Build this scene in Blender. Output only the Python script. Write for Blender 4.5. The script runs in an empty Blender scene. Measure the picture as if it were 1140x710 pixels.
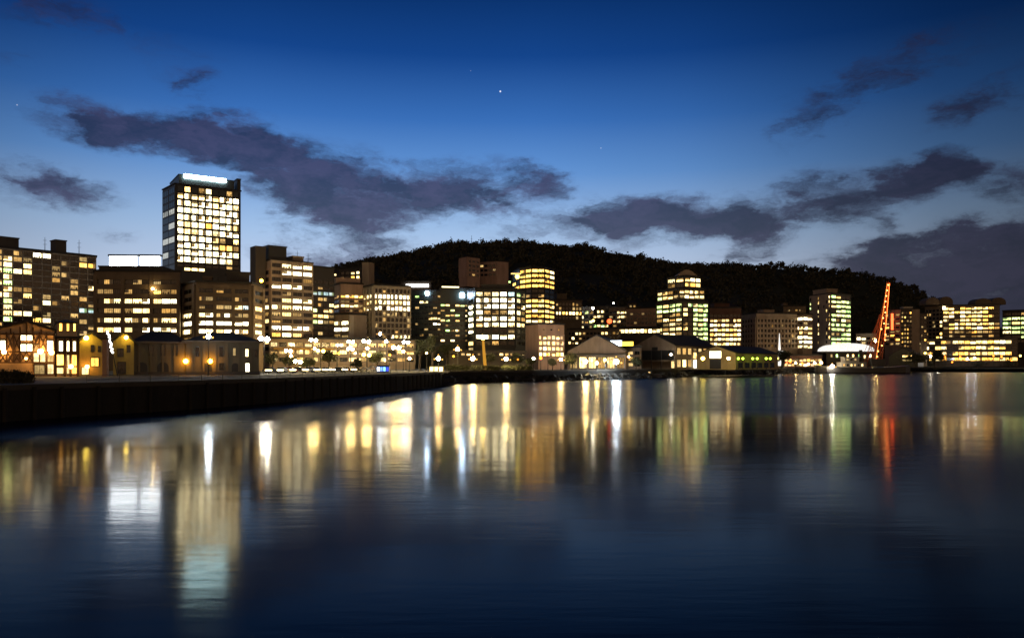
import bpy, bmesh, math, random
import numpy as np
from mathutils import Vector, Matrix, noise as mnoise

random.seed(7)
rng = np.random.default_rng(7)
S = bpy.context.scene
COL = S.collection
F, HZ, CAMZ, GZ = 887.0, 405.0, 6.0, 3.6      # lens in pixels, horizon row, eye height, quay level
R = math.radians
PI = math.pi

def W(px, py, Y):
    return Vector(((px - 570) / F * Y, Y, CAMZ + (HZ - py) / F * Y))
def XX(px, Y): return (px - 570) / F * Y
def ZZ(py, Y): return CAMZ + (HZ - py) / F * Y
def lin(r, g, b):
    f = lambda c: (c / 255 / 12.92) if c / 255 <= .04045 else ((c / 255 + .055) / 1.055) ** 2.4
    return (f(r), f(g), f(b), 1)

# ------------------------------------------------------------------ node helpers
def nodes_of(idb):
    idb.use_nodes = True
    nt = idb.node_tree
    nt.nodes.clear()
    return nt
def nd(nt, t, **kw):
    n = nt.nodes.new(t)
    for k, v in kw.items():
        setattr(n, k, v)
    return n
def put(nt, sock, v):
    if isinstance(v, bpy.types.NodeSocket):
        nt.links.new(v, sock)
    else:
        sock.default_value = v
def mth(nt, op, a, b=None, c=None, clamp=False):
    n = nd(nt, 'ShaderNodeMath', operation=op, use_clamp=clamp)
    put(nt, n.inputs[0], a)
    if b is not None: put(nt, n.inputs[1], b)
    if c is not None: put(nt, n.inputs[2], c)
    return n.outputs[0]
def mrange(nt, v, a, b, c, d, smooth=False):
    n = nd(nt, 'ShaderNodeMapRange')
    n.interpolation_type = 'SMOOTHSTEP' if smooth else 'LINEAR'
    put(nt, n.inputs[0], v)
    for i, x in enumerate((a, b, c, d)): put(nt, n.inputs[i + 1], x)
    return n.outputs[0]
def mixc(nt, f, a, b, mode='MIX'):
    n = nd(nt, 'ShaderNodeMix', data_type='RGBA', blend_type=mode)
    put(nt, n.inputs[0], f); put(nt, n.inputs[6], a); put(nt, n.inputs[7], b)
    return n.outputs[2]
def noise(nt, vec, scale, detail=3, rough=.55):
    n = nd(nt, 'ShaderNodeTexNoise')
    if vec is not None: nt.links.new(vec, n.inputs['Vector'])
    n.inputs['Scale'].default_value = scale
    n.inputs['Detail'].default_value = detail
    n.inputs['Roughness'].default_value = rough
    return n

# ------------------------------------------------------------------ materials
MATS = {}
def mat(name, col, rough=.8, var=.35, scale=.35, metal=0, stain=True):
    """a plain surface with weather-stained variation of its own colour"""
    if name in MATS: return MATS[name]
    m = MATS[name] = bpy.data.materials.new(name)
    nt = nodes_of(m)
    out = nd(nt, 'ShaderNodeOutputMaterial')
    p = nd(nt, 'ShaderNodeBsdfPrincipled')
    tc = nd(nt, 'ShaderNodeTexCoord')
    mp = nd(nt, 'ShaderNodeMapping'); mp.inputs['Scale'].default_value = (1, 1, .25 if stain else 1)
    nt.links.new(tc.outputs['Object'], mp.inputs[0])
    n1 = noise(nt, mp.outputs[0], scale, 6, .65)
    n2 = noise(nt, tc.outputs['Object'], scale * 9, 3, .5)
    k = mth(nt, 'ADD', mth(nt, 'MULTIPLY', n1.outputs[0], .75), mth(nt, 'MULTIPLY', n2.outputs[0], .25))
    k = mrange(nt, k, .3, .7, 1 - var, 1 + var * .6)
    c = nd(nt, 'ShaderNodeVectorMath', operation='SCALE')
    c.inputs[0].default_value = col[:3]
    put(nt, c.inputs['Scale'], k)
    nt.links.new(c.outputs[0], p.inputs['Base Color'])
    put(nt, p.inputs['Roughness'], mrange(nt, n2.outputs[0], .3, .7, max(rough - .12, .05), min(rough + .1, 1)))
    p.inputs['Metallic'].default_value = metal
    b = nd(nt, 'ShaderNodeBump'); b.inputs['Strength'].default_value = .25; b.inputs['Distance'].default_value = .05
    nt.links.new(n2.outputs[0], b.inputs['Height']); nt.links.new(b.outputs[0], p.inputs['Normal'])
    nt.links.new(p.outputs[0], out.inputs[0])
    return m
def glow(name, col, strength, sampled=True):
    """a lamp, tube or sign face that gives off light"""
    if name in MATS: return MATS[name]
    m = MATS[name] = bpy.data.materials.new(name)
    nt = nodes_of(m)
    out = nd(nt, 'ShaderNodeOutputMaterial')
    e = nd(nt, 'ShaderNodeEmission')
    e.inputs[0].default_value = (*col[:3], 1); e.inputs[1].default_value = strength
    nt.links.new(e.outputs[0], out.inputs[0])
    m.cycles.emission_sampling = 'AUTO' if sampled else 'NONE'
    return m
def litwin(name, ca, cb, strength, var=.45, blot=.55, sampled=False):
    """window of a lit room: ceiling lamps, blinds and furniture break the light up, every room differently"""
    if name in MATS: return MATS[name]
    m = MATS[name] = bpy.data.materials.new(name)
    nt = nodes_of(m)
    out = nd(nt, 'ShaderNodeOutputMaterial')
    tc = nd(nt, 'ShaderNodeTexCoord'); oi = nd(nt, 'ShaderNodeObjectInfo')
    off = nd(nt, 'ShaderNodeVectorMath', operation='MULTIPLY_ADD')
    put(nt, off.inputs[0], tc.outputs['Object']); off.inputs[1].default_value = (1, 1, 1)
    cmb = nd(nt, 'ShaderNodeCombineXYZ')
    r = oi.outputs['Random']
    put(nt, cmb.inputs[0], mth(nt, 'MULTIPLY', r, 61)); put(nt, cmb.inputs[1], mth(nt, 'MULTIPLY', r, 23)); put(nt, cmb.inputs[2], mth(nt, 'MULTIPLY', r, 37))
    nt.links.new(cmb.outputs[0], off.inputs[2])
    mp = nd(nt, 'ShaderNodeMapping'); mp.inputs['Scale'].default_value = (3.2, 1, 2.3)
    nt.links.new(off.outputs[0], mp.inputs[0])
    v = nd(nt, 'ShaderNodeTexVoronoi', distance='CHEBYCHEV'); v.inputs['Scale'].default_value = 1.3
    nt.links.new(mp.outputs[0], v.inputs['Vector'])
    sp = nd(nt, 'ShaderNodeSeparateColor'); nt.links.new(v.outputs['Color'], sp.inputs[0])
    n1 = noise(nt, mp.outputs[0], 2.2, 3)
    k = mth(nt, 'ADD', mth(nt, 'MULTIPLY', sp.outputs[0], .6), mth(nt, 'MULTIPLY', n1.outputs[0], .5))
    k = mrange(nt, k, .15, .8, 1 - blot, 1.15)
    rr = mth(nt, 'FRACT', mth(nt, 'MULTIPLY', r, 7.31))
    st = mth(nt, 'MULTIPLY', mth(nt, 'MULTIPLY', k, strength), mrange(nt, rr, 0, 1, 1 - var, 1 + var))
    col = mixc(nt, mth(nt, 'FRACT', mth(nt, 'MULTIPLY', r, 13.7)), (*ca, 1), (*cb, 1))
    e = nd(nt, 'ShaderNodeEmission'); nt.links.new(col, e.inputs[0]); nt.links.new(st, e.inputs[1])
    g = nd(nt, 'ShaderNodeBsdfGlossy'); g.inputs['Roughness'].default_value = .05; g.inputs[0].default_value = (.06, .06, .06, 1)
    a = nd(nt, 'ShaderNodeAddShader'); nt.links.new(e.outputs[0], a.inputs[0]); nt.links.new(g.outputs[0], a.inputs[1])
    nt.links.new(a.outputs[0], out.inputs[0])
    m.cycles.emission_sampling = 'AUTO' if sampled else 'NONE'
    return m

M_DARKGLASS = mat('dark_glass', (.012, .014, .017), .12, .3, .2)
M_FRAME = mat('window_frame_metal', (.03, .028, .026), .5, .3)
WIN = {
    'W': litwin('room_warm_white', (1, .58, .16), (1, .82, .40), 4.2, .45, .55),
    'X': litwin('room_bright_white', (1, .80, .40), (1, .91, .60), 7.5, .3, .5),
    'w': litwin('room_dim_warm', (1, .52, .12), (1, .70, .28), .70, .6),
    'o': litwin('room_amber', (1, .42, .06), (1, .58, .12), 4.4),
    'g': litwin('room_green_tube', (.52, 1, .26), (.90, 1, .34), 3.6),
    'b': litwin('room_blue_white', (.62, .95, 1), (.8, 1, .95), 1.2),
    'p': litwin('room_pinkish', (1, .60, .28), (1, .72, .40), 2.0),
    'f': litwin('shopfront_warm', (1, .60, .18), (1, .76, .34), 2.0, .5, .6, True),
    '.': M_DARKGLASS,
}
CONC = mat('brown_concrete', (.16, .115, .075))
CONC_D = mat('dark_concrete', (.06, .048, .038))
BRONZE = mat('bronze_cladding', (.035, .028, .022), .5)
BEIGE = mat('beige_render', (.36, .27, .19))
PINK = mat('pink_stone', (.42, .27, .20))
CREAM = mat('cream_panel', (.50, .42, .32))
GREEN_D = mat('dark_green_glass_wall', (.022, .03, .025), .35)
BLACK = mat('black_cladding', (.016, .015, .015), .45)
REDBR = mat('red_brick', (.14, .065, .04))
ROOFD = mat('dark_roof', (.022, .02, .019), .75)
STEEL_W = mat('white_painted_steel', (.6, .6, .58), .5, .2)
STEEL_D = mat('dark_painted_steel', (.03, .03, .03), .5, .2)
ORANGE_P = mat('orange_paint', (.5, .13, .03), .5, .3)
WHITE_P = mat('white_paint', (.75, .73, .68), .6, .2)
TIMBER = mat('dark_timber', (.045, .022, .014), .8)
OCHRE = mat('ochre_render', (.48, .34, .09), .85)
OLDWALL = mat('old_plaster', (.125, .10, .06), .85)

# ------------------------------------------------------------------ mesh helpers
def obj(name, bm, mats, parent=None, loc=None, smooth=False):
    me = bpy.data.meshes.new(name)
    bm.normal_update()
    bm.to_mesh(me); bm.free()
    for m in (mats if isinstance(mats, (list, tuple)) else [mats]):
        me.materials.append(m)
    if smooth: me.shade_smooth()
    o = bpy.data.objects.new(name, me)
    COL.objects.link(o)
    if parent is not None: o.parent = parent
    if loc is not None: o.location = loc
    return o
def link_mesh(name, me, parent=None, loc=(0, 0, 0), rz=0, scale=(1, 1, 1)):
    o = bpy.data.objects.new(name, me)
    COL.objects.link(o)
    o.parent = parent
    o.location = loc; o.rotation_euler = (0, 0, rz); o.scale = scale
    return o
def thing(name, label, cat, loc=(0, 0, 0), group=None, rz=0):
    o = bpy.data.objects.new(name, None)
    COL.objects.link(o)
    o.location = loc; o.rotation_euler = (0, 0, rz); o.empty_display_size = 2
    o['label'] = label; o['category'] = cat
    if group: o['group'] = group
    return o
def tag(o, label, cat, group=None):
    o['label'] = label; o['category'] = cat
    if group: o['group'] = group
    return o
def kind(o, k, label=None):
    o['kind'] = k
    if label: o['label'] = label
    return o
def box(bm, x0, x1, y0, y1, z0, z1, mi=0):
    v = [bm.verts.new(p) for p in ((x0, y0, z0), (x1, y0, z0), (x1, y1, z0), (x0, y1, z0), (x0, y0, z1), (x1, y0, z1), (x1, y1, z1), (x0, y1, z1))]
    for f in ((0, 3, 2, 1), (4, 5, 6, 7), (0, 1, 5, 4), (1, 2, 6, 5), (2, 3, 7, 6), (3, 0, 4, 7)):
        bm.faces.new([v[i] for i in f]).material_index = mi
    return v
def obox(bm, c, ex, n, w, t, h, mi=0):
    """box centred at c, width w along ex, thickness t along n, height h"""
    ex = Vector((ex[0], ex[1], 0)); n = Vector((n[0], n[1], 0)); up = Vector((0, 0, 1))
    vs = []
    for sz in (-.5, .5):
        for sx, sy in ((-.5, -.5), (.5, -.5), (.5, .5), (-.5, .5)):
            vs.append(bm.verts.new(Vector(c) + ex * (w * sx) - n * (t * sy) + up * (h * sz)))
    for f in ((0, 3, 2, 1), (4, 5, 6, 7), (0, 1, 5, 4), (1, 2, 6, 5), (2, 3, 7, 6), (3, 0, 4, 7)):
        bm.faces.new([vs[i] for i in f]).material_index = mi
def prism(bm, poly, z0, z1, mi=0, cap=True):
    a = [bm.verts.new((p[0], p[1], z0)) for p in poly]
    b = [bm.verts.new((p[0], p[1], z1)) for p in poly]
    n = len(poly)
    for i in range(n):
        j = (i + 1) % n
        bm.faces.new((a[i], a[j], b[j], b[i])).material_index = mi
    if cap:
        bm.faces.new(b).material_index = mi
        bm.faces.new(a[::-1]).material_index = mi
def profile(bm, pts, y0, y1, mi=0):
    """closed outline (x, z) extruded along y"""
    a = [bm.verts.new((x, y0, z)) for x, z in pts]
    b = [bm.verts.new((x, y1, z)) for x, z in pts]
    n = len(pts)
    for i in range(n):
        j = (i + 1) % n
        bm.faces.new((a[i], a[j], b[j], b[i])).material_index = mi
    bm.faces.new(a[::-1]).material_index = mi
    bm.faces.new(b).material_index = mi
def tube(bm, p, q, r0, r1=None, seg=8, mi=0):
    r1 = r0 if r1 is None else r1
    p, q = Vector(p), Vector(q)
    d = (q - p).normalized()
    a = d.orthogonal().normalized(); b = d.cross(a)
    A, B = [], []
    for i in range(seg):
        t = 2 * PI * i / seg
        e = a * math.cos(t) + b * math.sin(t)
        A.append(bm.verts.new(p + e * r0)); B.append(bm.verts.new(q + e * r1))
    for i in range(seg):
        j = (i + 1) % seg
        bm.faces.new((A[i], A[j], B[j], B[i])).material_index = mi
    bm.faces.new(A[::-1]).material_index = mi; bm.faces.new(B).material_index = mi
def ball(bm, c, r, sx=1, sy=1, sz=1, sub=2, mi=0):
    g = bmesh.ops.create_icosphere(bm, subdivisions=sub, radius=r)
    for v in g['verts']:
        v.co = Vector((v.co.x * sx, v.co.y * sy, v.co.z * sz)) + Vector(c)
        for f in v.link_faces: f.material_index = mi
def recalc(bm):
    bmesh.ops.recalc_face_normals(bm, faces=bm.faces[:])
    return bm

# ------------------------------------------------------------------ windows and buildings
WMESH = {}
BLIND = {c: litwin('blind_' + c, col, col2, st, .3, .25) for c, col, col2, st in (('warm', (1, .56, .16), (1, .66, .24), .34), ('green', (.5, .9, .35), (.75, .95, .4), .30), ('dark', (.5, .36, .2), (.6, .45, .25), .03))}
def wmesh(ch, mul, v=0):
    k = (ch, mul, v)
    if k not in WMESH:
        bm = bmesh.new()
        box(bm, -.5, .5, -.03, .03, -.5, .5, 0)
        b = .045
        box(bm, -.53, -.5 + b, -.08, .05, -.53, .53, 1); box(bm, .5 - b, .53, -.08, .05, -.53, .53, 1)
        box(bm, -.5 + b, .5 - b, -.078, .048, -.53, -.5 + b, 1); box(bm, -.5 + b, .5 - b, -.078, .048, .5 - b, .53, 1)
        for i in range(mul):
            x = -.5 + (i + 1) / (mul + 1)
            box(bm, x - .016, x + .016, -.07, .04, -.5 + b, .5 - b, 1)
        if v == 1: box(bm, -.45, .45, -.05, .02, .10, .45, 2)
        if v == 2: box(bm, -.45, .06, -.05, .02, -.2, .45, 2)
        if v == 3:
            for x, w, h in ((-.3, .16, .34), (-.05, .1, .22), (.27, .2, .42)): box(bm, x - w / 2, x + w / 2, -.045, .02, -.45, -.45 + h, 1)
        if v == 4: box(bm, .12, .45, -.05, .02, -.45, .45, 2)
        me = bpy.data.meshes.new('window')
        recalc(bm); bm.to_mesh(me); bm.free()
        me.materials.append(WIN[ch]); me.materials.append(M_FRAME)
        if v: me.materials.append(BLIND['green' if ch in 'gb' else 'dark' if ch in '.ws' else 'warm'])
        WMESH[k] = me
    return WMESH[k]

def rand_rows(n, nc, p, chars='W', run=2):
    rows = []
    for _ in range(n):
        s = ''
        while len(s) < nc:
            c = random.choice(chars) if random.random() < p else '.'
            s += c * random.randint(1, run)
        rows.append(s[:nc])
    return rows

class Build:
    """a block given by the left-to-right chain of its visible corners (column, distance)"""
    def __init__(self, name, label, cat, chain, top, wall, depth=25, base=None, roof=ROOFD, group=None, rim=.5, Yref=None, root=None, base_z=None, turn=1.0):
        self.Yr = Yref or min(c[1] for c in chain)
        # fronts stand square to the harbour mouth: turn the block with its bearing
        km = (sum(c[0] for c in chain) / len(chain) - 570) / F
        pr = next((c[0] for c in chain if c[1] == self.Yr), sum(c[0] for c in chain) / len(chain))
        xr, tt = XX(pr, self.Yr), -km * turn
        self.P = []
        for px, Y in chain:
            k = (px - 570) / F
            y = (Y - tt * xr) / (1 - tt * k)
            self.P.append(Vector((k * y, y)))
        self.wall = wall
        bz = GZ if base is None else ZZ(base, self.Yr)
        if base_z is not None: bz = base_z
        mid = sum(self.P, Vector((0, 0))) / len(self.P)
        self.o = root or thing(name, label, cat, (mid.x, mid.y, bz), group)
        self.org = Vector(self.o.location)
        self.nwin = 0; self.wins = []
        if len(self.P) == 3:                      # two fronts meeting at a corner: a four-sided block
            poly = list(self.P) + [self.P[2] + self.P[0] - self.P[1]]
            a = abs((self.P[2] - self.P[1]).angle_signed(self.P[0] - self.P[1]))
            if a > 2.2:
                bk = mid.normalized() * depth
                poly = list(self.P) + [self.P[2] + bk, self.P[0] + bk]
        else:
            inw = mid.normalized() * depth
            poly = list(self.P) + [self.P[-1] + inw, self.P[0] + inw]
        self.poly = [(p.x - self.org.x, p.y - self.org.y) for p in poly]
        self.z = lambda py: ZZ(py, self.Yr) - self.org.z
        self.zt = self.z(top)
        bm = bmesh.new(); prism(bm, self.poly, bz - .5 - self.org.z, self.zt); recalc(bm)
        obj('wall', bm, wall, self.o)
        if roof:
            c = sum((Vector(p) for p in self.poly), Vector((0, 0))) / len(self.poly)
            out = [c + (Vector(p) - c) * 1 + (Vector(p) - c).normalized() * rim for p in self.poly]
            bm = bmesh.new(); prism(bm, out, self.zt + .01, self.zt + .7)
            ins = [c + (Vector(p) - c) * .93 for p in self.poly]
            prism(bm, ins, self.zt + .705, self.zt + .9); recalc(bm)
            obj('roof', bm, roof, self.o)
    def face(self, i, y0, dy, rows, gx=.18, gy=.4, p=.35, mul=1, m0=0., m1=0., frame=None, bars=True, spand=True, sh=0., pe=1, more=.14):
        """a grid of windows on face i: rows run down from row y0 in steps of dy picture rows"""
        A, B = self.P[i], self.P[i + 1]
        A = A + (B - A) * m0; B = A + (B - A) * ((1 - m0 - m1) / (1 - m0)) if m0 < 1 else B
        L = (B - A).length
        ex = (B - A) / L; n = Vector((ex.y, -ex.x))
        nc = max(len(r) for r in rows)
        rows = [''.join('w' if ch == '.' and random.random() < more else ch for ch in r) for r in rows]
        bay = L / nc
        Yr = self.Yr
        fh = dy / F * Yr
        ang = math.atan2(ex.y, ex.x)
        o3 = lambda s, off, z: Vector((A.x + ex.x * s + n.x * off - self.org.x, A.y + ex.y * s + n.y * off - self.org.y, z))
        ztop = self.z(y0)
        bm = bmesh.new()
        if bars:
            for k in range(0, nc + 1, pe):
                wb = bay * gx if pe == 1 else bay * .36
                s = min(max(k * bay, wb * .5), L - wb * .5)
                zc0, zc1 = ztop - fh * len(rows), ztop + fh * gy * .5
                obox(bm, o3(s, p * .5 - .1, (zc0 + zc1) / 2), ex, n, wb, p + .2, zc1 - zc0)
        if spand:
            for r in range(len(rows) + 1):
                hz = fh * gy
                obox(bm, o3(L / 2, p * .36 - .1, ztop - fh * r), ex, n, L - .02, p * .72 + .2, hz)
        if bars or spand:
            recalc(bm)
            obj('facade_frame', bm, frame or self.wall, self.o)
        else: bm.free()
        for r, row in enumerate(rows):
            for k, ch in enumerate(row):
                if ch == ' ': continue
                zc = ztop - fh * (r + .5)
                w, h = bay * (1 - gx) * .985, fh * (1 - gy) * .96
                self.wins.append((ch, mul, o3((k + .5) * bay, .1 + sh, zc), ang, w, h))
        return self
    def on_front(self, px, back):
        """the point seen in column px on a plane parallel to the widest front, `back` metres behind it"""
        i = max(range(len(self.P) - 1), key=lambda i: self.P[i + 1].x / self.P[i + 1].y - self.P[i].x / self.P[i].y)
        ex = (self.P[i + 1] - self.P[i]).normalized(); n = Vector((ex.y, -ex.x))
        A = self.P[i] - n * back
        k = (px - 570) / F
        t = (k * A.y - A.x) / (ex.x - k * ex.y)
        return A + ex * t, ex, n
    def slab(self, bm, px0, px1, py0, py1, back, depth, grow=0):
        a, ex, n = self.on_front(px0, back); c, _, _ = self.on_front(px1, back)
        Y = (a.y + c.y) / 2
        z0, z1 = (py1 if py1 is not None else 0), ZZ(py0, Y) - self.org.z
        m = (a + c) / 2 - n * (depth / 2)
        zb = self.zt + .9 if py1 is None else ZZ(py1, Y) - self.org.z
        obox(bm, (m.x - self.org.x, m.y - self.org.y, (zb + z1) / 2), ex, n, (c - a).length + grow, depth + grow, z1 - zb)
        return m, ex, n, (c - a).length, z1
    def box_on(self, name, px0, px1, top, dy0=2, dy1=12, wall=None, base=None):
        """a box standing on the roof"""
        bm = bmesh.new()
        m, ex, n, w, z1 = self.slab(bm, px0, px1, top, base, dy0, dy1)
        obox(bm, (m.x - self.org.x, m.y - self.org.y, z1 + .26), ex, n, w + .5, dy1 + .5, .5)
        recalc(bm)
        return obj(name, bm, wall or ROOFD, self.o)
    def strip(self, name, px0, px1, py0, py1, mt, off=.6, Y=None, t=.5):
        """a sign, light strip or canopy fixed on the front at row range py0..py1"""
        bm = bmesh.new()
        self.slab(bm, px0, px1, py0, py1, -off - t, t)
        recalc(bm)
        return obj(name, bm, mt, self.o)
    def aerials(self, *cols):
        for px, top in cols:
            c, _, _ = self.on_front(px, 5)
            bm = bmesh.new(); x, y = c.x - self.org.x, c.y - self.org.y; zt = ZZ(top, c.y) - self.org.z
            tube(bm, (x, y, self.zt + .5), (x, y, zt), .16, .07, 6)
            for f in (.55, .8): tube(bm, (x - .9, y, self.zt + (zt - self.zt) * f), (x + .9, y, self.zt + (zt - self.zt) * f), .06, seg=5)
            recalc(bm); obj('aerial', bm, STEEL_D, self.o)
    def done(self):
        lit = [w for w in self.wins if w[0] != '.']; dark = [w for w in self.wins if w[0] == '.']
        ws = lit + dark
        for ch, mul, c, a, w, h in ws[:100]:
            link_mesh('window', wmesh(ch, mul, 0 if ch in '.sS' else random.choice((0, 0, 0, 1, 2, 3, 3, 4))), self.o, c, a, (w, 1, h))
        rest = ws[100:]
        if rest:
            mats, bm = [], bmesh.new()
            for ch, mul, c, a, w, h in rest:
                m = WIN[ch]
                if m not in mats: mats.append(m)
                ex = Vector((math.cos(a), math.sin(a))); n = Vector((ex.y, -ex.x))
                obox(bm, c, ex, n, w, .06, h, mats.index(m))
            recalc(bm)
            kind(obj('window_glazing', bm, mats, self.o), 'stuff')
        return self.o

# ================================================================== CAMERA
cam = bpy.data.cameras.new('camera')
cam.sensor_width = 36; cam.lens = 36 * F / 1140
cam.shift_y = (405 - 355) / 1140
cam.clip_start = .5; cam.clip_end = 12000
co = bpy.data.objects.new('camera', cam); COL.objects.link(co)
co.location = (0, 0, CAMZ); co.rotation_euler = (PI / 2, 0, 0)
S.camera = co

# ================================================================== SKY (dusk gradient with drifting clouds)
world = bpy.data.worlds.new('World'); S.world = world
nt = nodes_of(world)
out = nd(nt, 'ShaderNodeOutputWorld'); bg = nd(nt, 'ShaderNodeBackground')
tc = nd(nt, 'ShaderNodeTexCoord'); sx = nd(nt, 'ShaderNodeSeparateXYZ')
nt.links.new(tc.outputs['Generated'], sx.inputs[0])
az = mth(nt, 'ARCTAN2', sx.outputs[0], sx.outputs[1])
el = mth(nt, 'ARCSINE', sx.outputs[2])
ramp = nd(nt, 'ShaderNodeValToRGB')
stops = [(-90, (6, 9, 16)), (-2, (12, 18, 30)), (0, (205, 215, 236)), (6, (198, 213, 238)), (9.5, (160, 192, 231)), (13.5, (98, 148, 212)),
         (17, (56, 110, 184)), (21, (21, 69, 140)), (26, (6, 42, 96)), (45, (5, 30, 72)), (90, (4, 18, 46))]
er = ramp.color_ramp
while len(er.elements) < len(stops): er.elements.new(.5)
for e, (d, c) in zip(er.elements, stops):
    e.position = (d + 90) / 180; e.color = lin(*c)
put(nt, ramp.inputs[0], mrange(nt, el, -PI / 2, PI / 2, 0, 1))
ar = nd(nt, 'ShaderNodeValToRGB')
GLW = (1.35, .62, .23)      # warm sky tint added behind the viewer to light the facades
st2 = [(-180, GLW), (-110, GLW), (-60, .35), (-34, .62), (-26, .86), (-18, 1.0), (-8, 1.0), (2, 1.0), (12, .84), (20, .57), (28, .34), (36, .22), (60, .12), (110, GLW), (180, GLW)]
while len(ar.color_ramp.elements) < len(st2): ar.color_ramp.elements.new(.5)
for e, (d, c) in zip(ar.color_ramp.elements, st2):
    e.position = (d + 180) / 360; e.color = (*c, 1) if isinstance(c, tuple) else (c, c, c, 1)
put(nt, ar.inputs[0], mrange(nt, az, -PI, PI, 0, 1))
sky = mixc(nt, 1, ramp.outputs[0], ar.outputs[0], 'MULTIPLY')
vec = nd(nt, 'ShaderNodeCombineXYZ'); put(nt, vec.inputs[0], az); put(nt, vec.inputs[1], mth(nt, 'MULTIPLY', el, 1.0))
sv = nd(nt, 'ShaderNodeMapping'); sv.inputs['Scale'].default_value = (1, 2.3, 1); nt.links.new(vec.outputs[0], sv.inputs[0])
nA = noise(nt, sv.outputs[0], 10, 6, .62)
dv = nd(nt, 'ShaderNodeVectorMath', operation='MULTIPLY_ADD')
sb = nd(nt, 'ShaderNodeVectorMath', operation='SUBTRACT'); nt.links.new(nA.outputs['Color'], sb.inputs[0]); sb.inputs[1].default_value = (.5, .5, .5)
nt.links.new(sb.outputs[0], dv.inputs[0]); dv.inputs[1].default_value = (.14, .06, 0); nt.links.new(vec.outputs[0], dv.inputs[2])
# clouds: centre and half-size as seen from the harbour, tilt, weight
CL = [(118, 138, 62, 22, -6, 1), (180, 152, 70, 24, -12, 1), (212, 94, 52, 18, -22, .5), (250, 160, 70, 30, -14, .95), (305, 186, 85, 36, -18, 1),
      (365, 214, 90, 36, -20, 1), (405, 236, 70, 34, -10, .9), (335, 250, 60, 20, 0, .45), (430, 192, 60, 20, -25, .55), (560, 198, 70, 22, -8, .95),
      (530, 226, 60, 24, -4, .85), (480, 208, 70, 24, -6, .8), (440, 225, 60, 24, -8, .6), (596, 206, 35, 16, 0, .7), (40, 198, 75, 20, -10, .75), (70, 212, 55, 18, 0, .6), (140, 258, 36, 10, 0, .5),
      (372, 286, 95, 22, 0, .95), (560, 255, 40, 12, 0, .3),
      (650, 252, 80, 26, 6, 1), (705, 238, 75, 20, 0, .8), (770, 240, 90, 24, -4, 1), (835, 254, 90, 20, -3, .95), (810, 283, 48, 14, 6, .9), (725, 272, 40, 10, 0, .4),
      (1000, 206, 85, 24, 10, 1), (948, 226, 70, 22, 4, .85), (902, 212, 38, 28, 0, .55), (1045, 192, 50, 18, 12, .85), (1132, 200, 48, 24, 8, .95), (985, 250, 24, 10, 0, .6), (835, 212, 40, 14, 0, .35),
      (975, 294, 90, 22, 8, 1), (1040, 288, 110, 30, 6, 1.3), (1110, 300, 140, 36, 4, 1.5), (1190, 298, 110, 44, 0, 1.5), (1050, 322, 150, 44, 0, 1.6), (1130, 330, 160, 60, 0, 1.6), (1220, 335, 160, 60, 0, 1.6),
      (950, 112, 100, 26, 22, .55), (895, 142, 36, 14, 10, .4), (1090, 120, 60, 18, 8, .5), (1010, 66, 150, 26, 10, .33), (1120, 95, 70, 20, 10, .35),
      (60, 14, 100, 24, 0, .5), (170, 40, 60, 14, 0, .22), (0, 60, 40, 16, 0, .25), (245, 58, 40, 10, 0, .2)]
tot = None
for px, py, rx, ry, rot, wt in CL:
    a = math.atan((px - 570) / F); dd = math.hypot(px - 570, F); e_ = math.atan((HZ - py) / dd)
    m = nd(nt, 'ShaderNodeMapping', vector_type='TEXTURE')
    m.inputs['Location'].default_value = (a, e_, 0); m.inputs['Rotation'].default_value = (0, 0, R(rot))
    m.inputs['Scale'].default_value = (rx / F * math.cos(a) * 1.35, ry / F * 1.35, 1)
    nt.links.new(dv.outputs[0], m.inputs[0])
    ln = nd(nt, 'ShaderNodeVectorMath', operation='LENGTH'); nt.links.new(m.outputs[0], ln.inputs[0])
    g = mrange(nt, ln.outputs['Value'], 1.12, .0, 0, wt, True)
    tot = g if tot is None else mth(nt, 'ADD', tot, g)
sw = nd(nt, 'ShaderNodeVectorMath', operation='MULTIPLY_ADD')       # wind-drawn wisps
nt.links.new(sb.outputs[0], sw.inputs[0]); sw.inputs[1].default_value = (.22, .16, .2); nt.links.new(sv.outputs[0], sw.inputs[2])
nB = noise(nt, sw.outputs[0], 11, 8, .60)
wisp = mth(nt, 'MULTIPLY', mth(nt, 'SUBTRACT', nB.outputs[0], .5), mth(nt, 'MINIMUM', mth(nt, 'MULTIPLY', tot, 5.5), 2.3))
den = mth(nt, 'ADD', mth(nt, 'MULTIPLY', mth(nt, 'MINIMUM', tot, 1.5), .72), wisp)
alpha = mrange(nt, den, .04, .98, 0, .88, True)
nC = noise(nt, sw.outputs[0], 16, 5)
ccol = mixc(nt, mrange(nt, nC.outputs[0], .38, .62, 0, 1), lin(36, 40, 68), lin(64, 60, 92))
ccol = mixc(nt, mrange(nt, az, R(2), R(22), 0, .6), ccol, lin(33, 29, 44))
ccol = mixc(nt, mrange(nt, el, R(12), R(22), 0, .5), ccol, lin(36, 38, 62))
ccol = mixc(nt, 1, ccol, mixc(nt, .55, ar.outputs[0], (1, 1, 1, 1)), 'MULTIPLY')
sky = mixc(nt, alpha, sky, ccol)
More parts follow.
